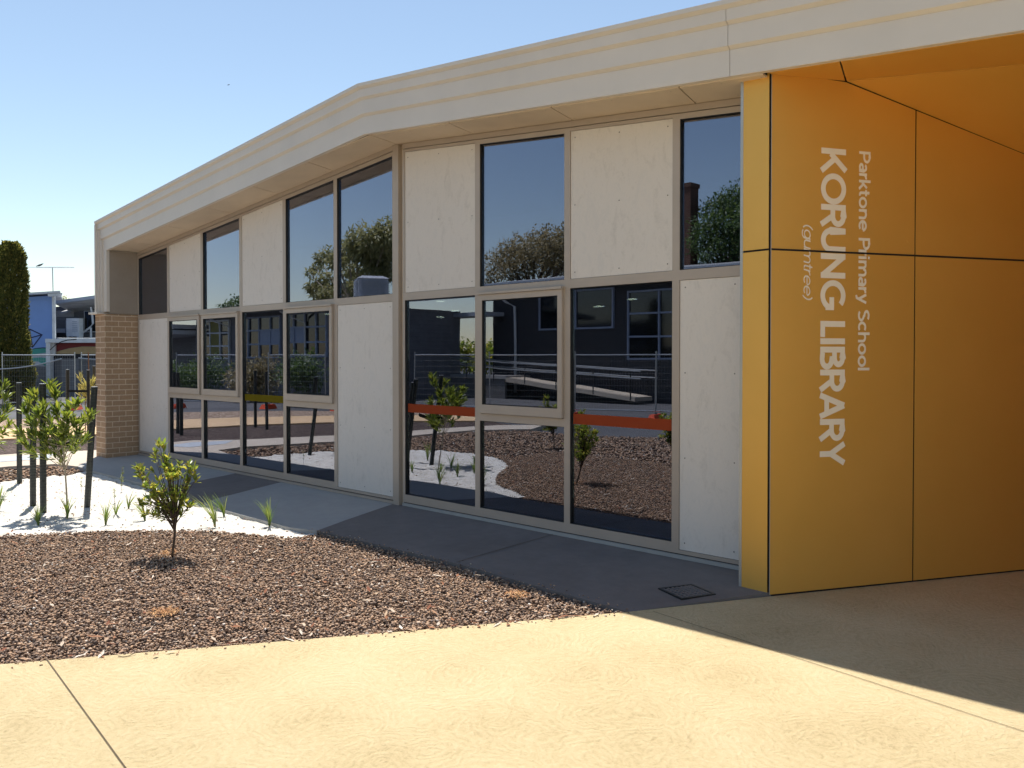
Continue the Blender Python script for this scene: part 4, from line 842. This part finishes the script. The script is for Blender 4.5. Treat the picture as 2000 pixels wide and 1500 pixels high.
# recessed wing with clerestory and air conditioner
wa = [(lx(60, 3.2), -.1), (lx(330, 3.2), -.1), (lx(330, 3.2), lz(575, 3.2)), (lx(60, 3.2), lz(605, 3.2))]; b = MB(); b.prism_y(wa, 3.2, 9); b.build('wing_wall', M['boards_grey'], MU)
b = MB(); b.loft([(lx(109, 1.7), 1.6, lz(594, 1.7)), (lx(330, 1.7), 1.6, lz(566, 1.7)), (lx(330, 1.7), 1.6, lz(558, 1.7)), (lx(109, 1.7), 1.6, lz(588, 1.7))], [(lx(109, 1.7), 9.2, lz(594, 1.7)), (lx(330, 1.7), 9.2, lz(566, 1.7)), (lx(330, 1.7), 9.2, lz(558, 1.7)), (lx(109, 1.7), 9.2, lz(588, 1.7))]); b.build('wing_roof', M['gutter'], MU)
b = MB(); b.loft([(lx(110, 1.7), 1.7, lz(594.5, 1.7)), (lx(330, 1.7), 1.7, lz(566.5, 1.7)), (lx(330, 1.7), 3.15, lz(572, 1.7)), (lx(110, 1.7), 3.15, lz(606, 1.7))], [(lx(110, 1.7), 1.7, lz(595, 1.7)), (lx(330, 1.7), 1.7, lz(567, 1.7)), (lx(330, 1.7), 3.15, lz(573, 1.7)), (lx(110, 1.7), 3.15, lz(607, 1.7))]); b.build('wing_soffit', M['boards_pale'], MU)
poly('pale_boarding', [(111, 607), (145, 606), (145, 619), (111, 619)], 3.19, M['boards_pale']); b = MB(); b.loft([(lx(128, 3.0), 2.6, lz(613, 3.0)), (lx(147, 3.0), 2.6, lz(610, 3.0)), (lx(147, 3.0), 2.6, lz(607, 3.0)), (lx(128, 3.0), 2.6, lz(610, 3.0))], [(lx(128, 3.0), 3.2, lz(608, 3.0)), (lx(147, 3.0), 3.2, lz(606, 3.0)), (lx(147, 3.0), 3.2, lz(603, 3.0)), (lx(128, 3.0), 3.2, lz(604, 3.0))]); b.build('hood', M['sheet_roof'], MU)
b = MB(); b.box(lx(165, 3.1), lx(190, 3.1), 3.08, 3.2, lz(649, 3.1), lz(607, 3.1)); w_ = b.build('window', M['white_paint'], MU); b = MB(); b.box(lx(167, 3.1), lx(189, 3.1), 3.06, 3.079, lz(647, 3.1), lz(608.5, 3.1)); b.build('pane', M['far_glass'], w_)
b = MB(); b.box(lx(111, 2.8), lx(158, 2.8), 2.7, 3.15, lz(642, 2.8), lz(620, 2.8)); b.build('duct_box', M['boards_grey'], MU)
b = MB(); b.box(lx(107, 2.4), lx(132, 2.4), 2.2, 3.15, lz(650, 2.4), lz(642, 2.4)); b.loft([(lx(107), .2, lz(661.5)), (lx(330), .2, lz(661.5)), (lx(330), .2, lz(660)), (lx(107), .2, lz(660))], [(lx(90, 3.15), 3.15, lz(661, 3.15)), (lx(330, 3.15), 3.15, lz(661, 3.15)), (lx(330, 3.15), 3.15, lz(659, 3.15)), (lx(90, 3.15), 3.15, lz(659, 3.15))]); b.build('lean_to_roof', M['sheet_roof'], MU)
b = MB(); b.tube([(lx(178, 2.4), 2.4, lz(600, 2.4)), (lx(181, 2.4), 2.4, lz(618, 2.4)), (lx(182, 2.4), 2.4, lz(632, 2.4)), (lx(176, 2.4), 2.4, lz(640, 2.4)), (lx(160, 2.4), 2.4, lz(651, 2.4))], .05, 6); b.tube([(lx(178, 2.4), 2.4, lz(640, 2.4)), (lx(178, 2.4), 2.4, lz(661, 2.4))], .05, 6); b.build('conduit', M['white_paint'], MU)
b = MB(); b.box(lx(97), lx(330), -.35, .25, lz(669.5), lz(662)); b.build('lean_to_beam', M['white_paint'], MU)
b = MB(); b.box(lx(97), lx(105), -.3, -.02, -.1, lz(669.6)); b.build('lean_to_post', M['white_paint'], MU)
b = MB(); b.box(lx(105.3), lx(330), .05, .24, -.1, lz(669.7)); b.build('garage_wall', M['boards_grey'], MU)
poly('maroon_band', [(105.5, 670), (330, 670), (330, 678), (160, 676.5), (135, 680), (120, 684), (106, 688)], .045, M['mural_red']); poly('tan_hill', [(105.5, 690), (106, 688.5), (120, 684.5), (135, 680.5), (160, 677), (330, 678.5), (330, 691), (105.5, 691)], .045, M['mural_tan'])
poly('black_band', [(105.5, 691.2), (330, 691.2), (330, 700), (105.5, 700)], .044, M['mural_black'])
strokes([(106, 684), (117, 674), (128, 668), (140, 664.5), (158, 663)], 1.6, M['mural_black'], -.36)
# air conditioner on the lean-to roof
ac = thing('air_conditioner', 'white air conditioner box standing on the lean-to roof beside the blue wall', 'air conditioner', tuple(at(146, 697, 40)-Vector((0, 0, 1.66-lz(659.8, 2)))), YAW)
b = MB(); b.box(-.28, .32, -.2, .2, .06, .92); b.box(-.28, -.18, -.18, .18, 0, .06); b.box(.2, .3, -.18, .18, 0, .06); b.build('casing', M['white_paint'], ac)
b = MB(); b.box(-.33, -.281, -.16, .16, .12, .82); b.build('fan_grille', M['steel'], ac)
b = MB(); 
for k in range(6): b.box(.0, .24, -.215, -.201, .3+k*.09, .33+k*.09)
b.build('louvres', M['gutter'], ac)
# aerial and bird
an = at(104, 697, 38.6); an.z = lz(572)
A_ = thing('tv_antenna', 'thin television aerial on a mast above the blue wall roof', 'antenna', tuple(an), YAW)
b = MB(); b.tube([(.02, 0, -.1), (0, 0, 1.20)], .022, 6); b.build('mast', M['steel'], A_)
b = MB(); b.tube([(-1.12, 0, 1.215), (1.0, 0, 1.20)], .014, 5); b.tube([(-1.12, 0, 1.215), (-.5, .1, 1.215)], .01, 5); b.build('boom', M['steel'], A_)
for k in range(11):
    x = -.5+k*.13; b = MB(); L = .30-.012*k; b.tube([(x-.08, -L, 1.21-.06), (x+.08, L, 1.21+.06)], .006, 4); b.build('element', M['steel'], A_)
def bird(name, label, p, rz, s):
    me = D.meshes.new(name); vs = [(0, 0, 0), (.09, 0, .02), (.16, 0, .05), (.20, 0, .055), (-.09, 0, -.01), (-.22, 0, -.02), (.24, 0, .05)]
    me.from_pydata([(x*s, y*s, z*s) for x, y, z in vs], [(0, 1), (1, 2), (2, 3), (0, 4), (4, 5), (3, 6)], []); o = D.objects.new(name, me); COL.objects.link(o)
    o.modifiers.new('skin', 'SKIN'); 
    for v_, r in zip(me.skin_vertices[0].data, (.065, .055, .035, .03, .045, .018, .006)): v_.radius = (r*s, r*s)
    me.skin_vertices[0].data[0].use_root = True; ss = o.modifiers.new('sub', 'SUBSURF'); ss.levels = 2; ss.render_levels = 2; me.materials.append(M['bird']); o.location = p; o.rotation_euler = (0, -.25, rz); return tag(o, label, 'bird')
bird('perched_bird', 'dark bird perched on the left arm of the roof aerial', tuple(at(79, 518.5, 38.6)), YAW+.5, .75)
bird('flying_bird', 'tiny dark bird far off in the empty blue sky', tuple(at(449, 168.5, 45)), YAW+.7, .36)

# ------------------------------------------------------------------ trees
def crown(clusters, n_per, size, mat, parent, elong=1.0, droop=0.):
    B, Dr = [], []
    for (c, r) in clusters:
        n = int(n_per*r*r); q = RNG.normal(size=(n, 3)); q /= np.linalg.norm(q, axis=1)[:, None]; rad = r*RNG.uniform(0, 1, n)**.42
        nz_ = 1+.35*np.sin(q[:, 0]*5+q[:, 2]*4+r*9)*np.cos(q[:, 1]*6); P_ = np.array(c)[None]+q*(rad*nz_)[:, None]*np.array([1, 1, .8])[None]
        B.append(P_); Dr.append(q*.6+RNG.normal(size=(n, 3))*.7+np.array([0, 0, -droop])[None])
    B = np.concatenate(B); Dr = np.concatenate(Dr); n = len(B)
    return leaves('crown', B, Dr, RNG.uniform(.7, 1.3, n)*size*elong, RNG.uniform(.7, 1.2, n)*size*.55, mat, parent, curl=.3)
def tree(name, label, root, clusters, npp, size, mat, r, elong=1., droop=0., barkm=None, limbs=True):
    t_ = thing(name, label, 'tree', tuple(root)); R = Vector(root); b = MB(); cl = [(Vector(c)-R, q) for c, q in clusters]; top = max(c.z for c, q in cl); mid = sum((c for c, q in cl), Vector())/len(cl)
    fk = Vector((mid.x*.3, mid.y*.3, max(.5, min(c.z for c, q in cl)*.8))); b.tube(curve3((0, 0, -.2), fk, (0, 0, 0)), [r*(1-.07*i) for i in range(7)], 9)
    for c, q in cl: b.tube(curve3(fk, c, (0, 0, -.1*abs((fk-c).length))), [r*.5*(1-.14*i) for i in range(7)], 6)
    b.build('trunk', barkm or M['bark'], t_, smooth=True); crown([(tuple(c), q) for c, q in cl], npp, size, mat, t_, elong, droop); return t_
def rf(px, py, off):    # a point off metres out in the garden, measured off its mirror image in the glazing
    r = RIGHT*((px-1000)/1640)+FWD+Vector((0, 0, (697-py)/1640)); k = (off+.12+CAM.y)/(-r.y); return Vector((CAM.x+k*r.x, off, 1.66+k*r.z))
# clipped cypress beside the blue wall
co = at(24, 697, 31); co.z = 0; cy = thing('cypress', 'tall narrow dark cypress at the left edge before the blue wall', 'tree', tuple(co))
b = MB(); b.tube([(0, 0, -.1), (0, 0, 5.2)], [.12, .03], 8); b.build('trunk', M['bark'], cy)
n = 30000; zc = RNG.uniform(0, 1, n); a = RNG.uniform(0, 2*PI, n); Rz = (.65-.27*zc)*np.clip((1.03-zc)*9, .15, 1)**.5
Rz = Rz*(1+.13*np.sin(a*3+zc*9)+.10*np.sin(a*7-zc*23)); q = RNG.uniform(.55, 1.0, n)**.6
B = np.stack([np.cos(a)*Rz*q, np.sin(a)*Rz*q, .1+zc*5.74], 1); Dr = np.stack([np.cos(a)*.55, np.sin(a)*.55, np.ones(n)*.9], 1)+RNG.normal(size=(n, 3))*.28
leaves('crown', B, Dr, RNG.uniform(.07, .15, n), RNG.uniform(.035, .06, n), M['leaf_cypress'], cy, curl=.3)
p = at(121, 697, 62); p.z = 0
tree('far_tree', 'small far tree showing through between the two roofs at left', p, [(tuple(at(118, 584, 62)), .35), (tuple(at(126, 582, 62)), .3), (tuple(at(133, 588, 62)), .3)], 900, .09, M['leaf_gum'], .12)
# trees seen mirrored in the upper panes
def clus(lst, off, k, j=2.5): return [(tuple(rf(x, y, off+random.uniform(-j, j)*.5)), r*k) for x, y, r in lst]
GT = [(735, 468, 26), (700, 476, 22), (680, 492, 18), (722, 500, 22), (755, 492, 26), (762, 456, 22), (660, 512, 14), (645, 500, 13), (628, 505, 10), (618, 522, 9), (606, 532, 7), (612, 560, 12), (628, 575, 16), (640, 548, 16), (645, 575, 16), (690, 530, 16), (700, 560, 16), (730, 535, 18), (752, 530, 22), (672, 575, 20), (715, 572, 15)]
p = rf(705, 600, 30); p.z = 0; tree('gum_tree', 'tall open gum tree mirrored in the pair of upper windows beside the corner post', p, clus(GT, 30, .052, 4), 560, .24, M['leaf_gum'], .30, 1.5, .5, M['bark_pale'])
BT = [(958, 545, 16), (970, 515, 18), (990, 500, 20), (1015, 488, 22), (1045, 484, 24), (1075, 478, 24), (1100, 478, 26), (1030, 515, 24), (1070, 512, 26), (1100, 515, 26), (1000, 530, 20), (1130, 480, 26), (1130, 515, 26)]
p = rf(1040, 600, 30); p.z = 0; tree('spreading_tree', 'broad olive-brown tree with a rounded crown mirrored in the wide upper window', p, clus(BT, 30, .050, 4), 700, .17, M['leaf_broad'], .28)
DT = [(1372, 470, 20), (1380, 440, 18), (1392, 412, 16), (1410, 405, 18), (1430, 395, 20), (1450, 388, 22), (1400, 450, 24), (1430, 435, 26), (1455, 430, 26), (1375, 500, 16), (1410, 490, 24), (1445, 480, 26), (1475, 420, 26), (1480, 470, 26)]
p = rf(1420, 600, 31); p.z = 0; tree('dark_tree', 'dense dark green tree mirrored beside the brick chimney in the last upper window', p, clus(DT, 30, .042, 4), 900, .15, M['leaf_dark'], .25)
p = rf(455, 640, 26); p.z = 0; tree('dark_tree', 'low dark tree top mirrored at the foot of the first blue upper window', p, clus([(440, 600, 10), (455, 597, 12), (468, 592, 14), (480, 596, 14)], 26, .05, 2), 500, .2, M['leaf_dark'], .2)
def lowshrub(x, y, h, r, mat, label, size=.11, n=900):
    t_ = thing('garden_shrub', label, 'shrub', (x, y, -.05), 0, 'shrubs along the far fence'); b = MB(); cl = []
    for k in range(6):
        a = random.uniform(0, 2*PI); c = Vector((math.cos(a)*r*.5, math.sin(a)*r*.5, h*random.uniform(.35, .75))); b.tube([(0, 0, 0), tuple(c*.5+Vector((0, 0, .1))), tuple(c)], [.03, .02, .01], 5); cl.append((tuple(c), r*random.uniform(.45, .7)))
    b.build('stems', M['bark'], t_); crown(cl, n, size, mat, t_, 1.3)
lowshrub(26.2, 10.4, 1.7, 1.2, M['leaf_dark'], 'round dark shrub mirrored behind the fence in the second awning pane'); lowshrub(29.0, 10.8, 1.5, 1.0, M['leaf_dark'], 'dark shrub mirrored low in the leftmost awning pane')
lowshrub(22.3, 10.6, 1.9, 1.1, M['leaf_broad'], 'brownish shrub mirrored above the yellow safety strip'); lowshrub(18.6, 10.9, 1.9, 1.2, M['leaf_dark'], 'dark shrub mirrored beside the fence brace left of the corner post'); lowshrub(16.2, 11.4, 1.8, .8, M['leaf_long'], 'yellowish shrub mirrored at the edge of the pane next to the corner post')
for x, l in ((22.5, 'left half'), (24.6, 'middle'), (26.8, 'right half')): lowshrub(x*1.0, 26.5, 3.2, 1.3, M['leaf_bush'], 'bright leafy bush in the gap between the mirrored school blocks, '+l, .2, 420)

# ------------------------------------------------------------------ school blocks facing the library, seen in the glass
def win(parent, x0, x1, z0, z1, y, nx_, nz_, fm, fill=None):
    b = MB(); f = .07
    b.box(x0, x1, y-.10, y, z0, z0+f); b.box(x0, x1, y-.10, y, z1-f, z1); b.box(x0, x0+f, y-.10, y, z0+f, z1-f); b.box(x1-f, x1, y-.10, y, z0+f, z1-f)
    for i in range(1, nx_): x = x0+(x1-x0)*i/nx_; b.box(x-f/2, x+f/2, y-.098, y, z0+f, z1-f)
    for k in range(1, nz_): z = z0+(z1-z0)*k/nz_; b.box(x0+f, x1-f, y-.094, y, z-f/2, z+f/2)
    o = b.build('window', fm, parent); b = MB(); b.box(x0+.02, x1-.02, y-.03, y-.012, z0+.02, z1-.02); b.build('pane', M['far_glass'], o)
    for (i0, i1, k0, k1, m) in (fill or []):
        b = MB(); b.box(x0+(x1-x0)*i0/nx_+.03, x0+(x1-x0)*i1/nx_-.03, y-.06, y-.035, z0+(z1-z0)*k0/nz_+.03, z0+(z1-z0)*k1/nz_-.03); b.build('infill_panel', m, o)
B1 = thing('classroom_block', 'charcoal weatherboard classroom block with white windows mirrored in the right-hand lower panes', 'building', (7, 21, 0))
def bx(o, name, mat, x0, x1, y0, y1, z0, z1): b = MB(); b.box(x0-o.location.x, x1-o.location.x, y0-o.location.y, y1-o.location.y, z0, z1); return b.build(name, mat, o)
bx(B1, 'wall', M['weatherboard'], 3, 19.4, 21, 32, -.1, 4.75)
b = MB(); b.loft([(-5, -1.0, 4.62), (12.7, -1.0, 4.62), (12.7, -1.0, 4.85), (-5, -1.0, 4.85)], [(-5, 11.5, 6.3), (12.7, 11.5, 6.3), (12.7, 11.5, 6.5), (-5, 11.5, 6.5)]); b.build('roof', M['sheet_roof'], B1)
bx(B1, 'gutter', M['gutter'], 2.0, 19.8, 19.88, 20.0, 4.66, 4.84)
win(B1, .6, 5.05, 1.55, 4.22, 0, 3, 3, M['blue_white']); win(B1, 5.72, 9.6, 2.80, 4.40, 0, 2, 1, M['blue_white'])
b = MB(); b.tube([(11.6, -.95, 4.6), (11.3, -.3, 4.05), (11.0, -.10, 3.85), (11.0, -.10, .1)], .055, 8); b.build('downpipe', M['white_paint'], B1)
b = MB(); b.box(7.6, 8.3, 8.6, 9.3, 4.5, 9.9); b.box(7.55, 8.35, 8.55, 9.35, 9.9, 10.1); b.build('chimney', M['brick_red'], B1, boxuv=True)
bx(B1, 'awning', M['gutter'], 18.6, 21.7, 19.6, 20.9, 3.45, 3.62)
RA = thing('access_ramp', 'pale access ramp with double steel handrails along the charcoal classroom block', 'ramp', (10.6, 19.4, 0))
b = MB(); b.loft([(0, 0, .02), (6.5, 0, .62), (6.5, 0, .80), (0, 0, .18)], [(0, 1.15, .02), (6.5, 1.15, .62), (6.5, 1.15, .80), (0, 1.15, .18)]); b.build('deck', M['conc_pale'], RA)
b = MB(); b.box(6.5, 13.0, 0, 1.5, .74, .88); b.build('landing', M['conc_light'], RA)
b = MB(); b.box(6.6, 13.0, .06, .14, -.1, .735); b.build('skirting', M['slats_grey'], RA)
for yy in (.0, 1.1):
    for h in (.85, 1.12):
        b = MB(); b.tube([(-.25, yy, h+.02), (6.5, yy, h+.30 if yy == 0 else h+.3), (13.0, yy, h+.78-.1)], .028, 7); b.build('handrail', M['steel'], RA)
    for k in range(8): x = .2+k*1.75; b = MB(); b.tube([(x, yy, .05+min(x, 6.5)*.095), (x, yy, 1.12+min(x, 6.5)*.05)], .024, 6); b.build('rail_post', M['black_plastic'], RA)
C1 = thing('classroom_wing', 'long low classroom wing with gridded white windows mirrored in the left-hand lower panes', 'building', (21, 14, 0))
bx(C1, 'wall', M['boards_grey'], 20.6, 33.8, 14, 20, -.1, 3.72)
b = MB(); b.loft([(-1.0, -1.0, 3.60), (13.4, -1.0, 3.60), (13.4, -1.0, 3.80), (-1.0, -1.0, 3.80)], [(-1.0, 6.4, 4.35), (13.4, 6.4, 4.35), (13.4, 6.4, 4.55), (-1.0, 6.4, 4.55)]); b.build('roof', M['sheet_roof'], C1)
bx(C1, 'gutter', M['gutter'], 20.0, 34.4, 12.86, 12.99, 3.62, 3.80)
win(C1, 9.2, 12.0, 1.55, 3.45, 0, 3, 3, M['white_paint'], [(1, 2, 0, 3, M['leaf_wisp'])]); win(C1, 4.7, 8.4, 1.6, 3.5, 0, 4, 3, M['blue_white'], [(0, 2, 1, 2, M['blue_white'])]); win(C1, 1.0, 4.3, 1.65, 3.55, 0, 4, 3, M['blue_white'], [(2, 4, 1, 2, M['blue_white'])])
for x in (3.3, 9.9): b = MB(); b.tube([(x, -.95, 3.6), (x-.2, -.5, 3.35), (x-.7, -.1, 3.1), (x-.7, -.1, 0)], .05, 7); b.build('downpipe', M['white_paint'], C1)
ec = thing('evaporative_cooler', 'grey louvred evaporative cooler on the roof of the mirrored classroom wing', 'cooler', (21.35, 15.6, 3.9), .5)
b = MB(); b.box(-.62, .62, -.62, .62, .1, 1.0); b.loft([(-.66, -.66, 1.0), (.66, -.66, 1.0), (.66, .66, 1.0), (-.66, .66, 1.0)], [(-.45, -.45, 1.12), (.45, -.45, 1.12), (.45, .45, 1.12), (-.45, .45, 1.12)]); b.build('casing', M['mural_grey'], ec)
b = MB()
for k in range(9):
    z = .22+k*.083
    for sg in (-1, 1): b.box(-.5, .5, sg*.66-.025, sg*.66+.025, z, z+.03); b.box(sg*.66-.025, sg*.66+.025, -.5, .5, z, z+.03)
b.build('louvres', M['gutter'], ec)
b = MB(); b.box(-.35, .35, -.35, .35, -.2, .1); b.build('dropper', M['steel'], ec)
D1 = thing('covered_walkway', 'white-roofed covered walkway mirrored at the far end of the leftmost awning pane', 'shelter', (34.6, 13, 0))
bx(D1, 'wall', M['boards_grey'], 34.7, 41, 15, 15.3, -.1, 2.75)
b = MB(); b.loft([(-.4, -1, 2.82), (8, -1, 2.60), (8, -1, 2.80), (-.4, -1, 3.02)], [(-.4, 3, 2.82), (8, 3, 2.60), (8, 3, 2.80), (-.4, 3, 3.02)]); b.build('roof', M['white_paint'], D1)
b = MB(); b.loft([(-.4, 0, 3.10), (5, 0, 3.0), (5, 0, 3.2), (-.4, 0, 3.3)], [(-.4, 3, 3.10), (5, 3, 3.0), (5, 3, 3.2), (-.4, 3, 3.3)]); b.build('upper_roof', M['white_paint'], D1)
for x in (.1, 3.5, 7): b = MB(); b.box(x, x+.1, -.8, -.7, 0, 2.72); b.build('post', M['white_paint'], D1)
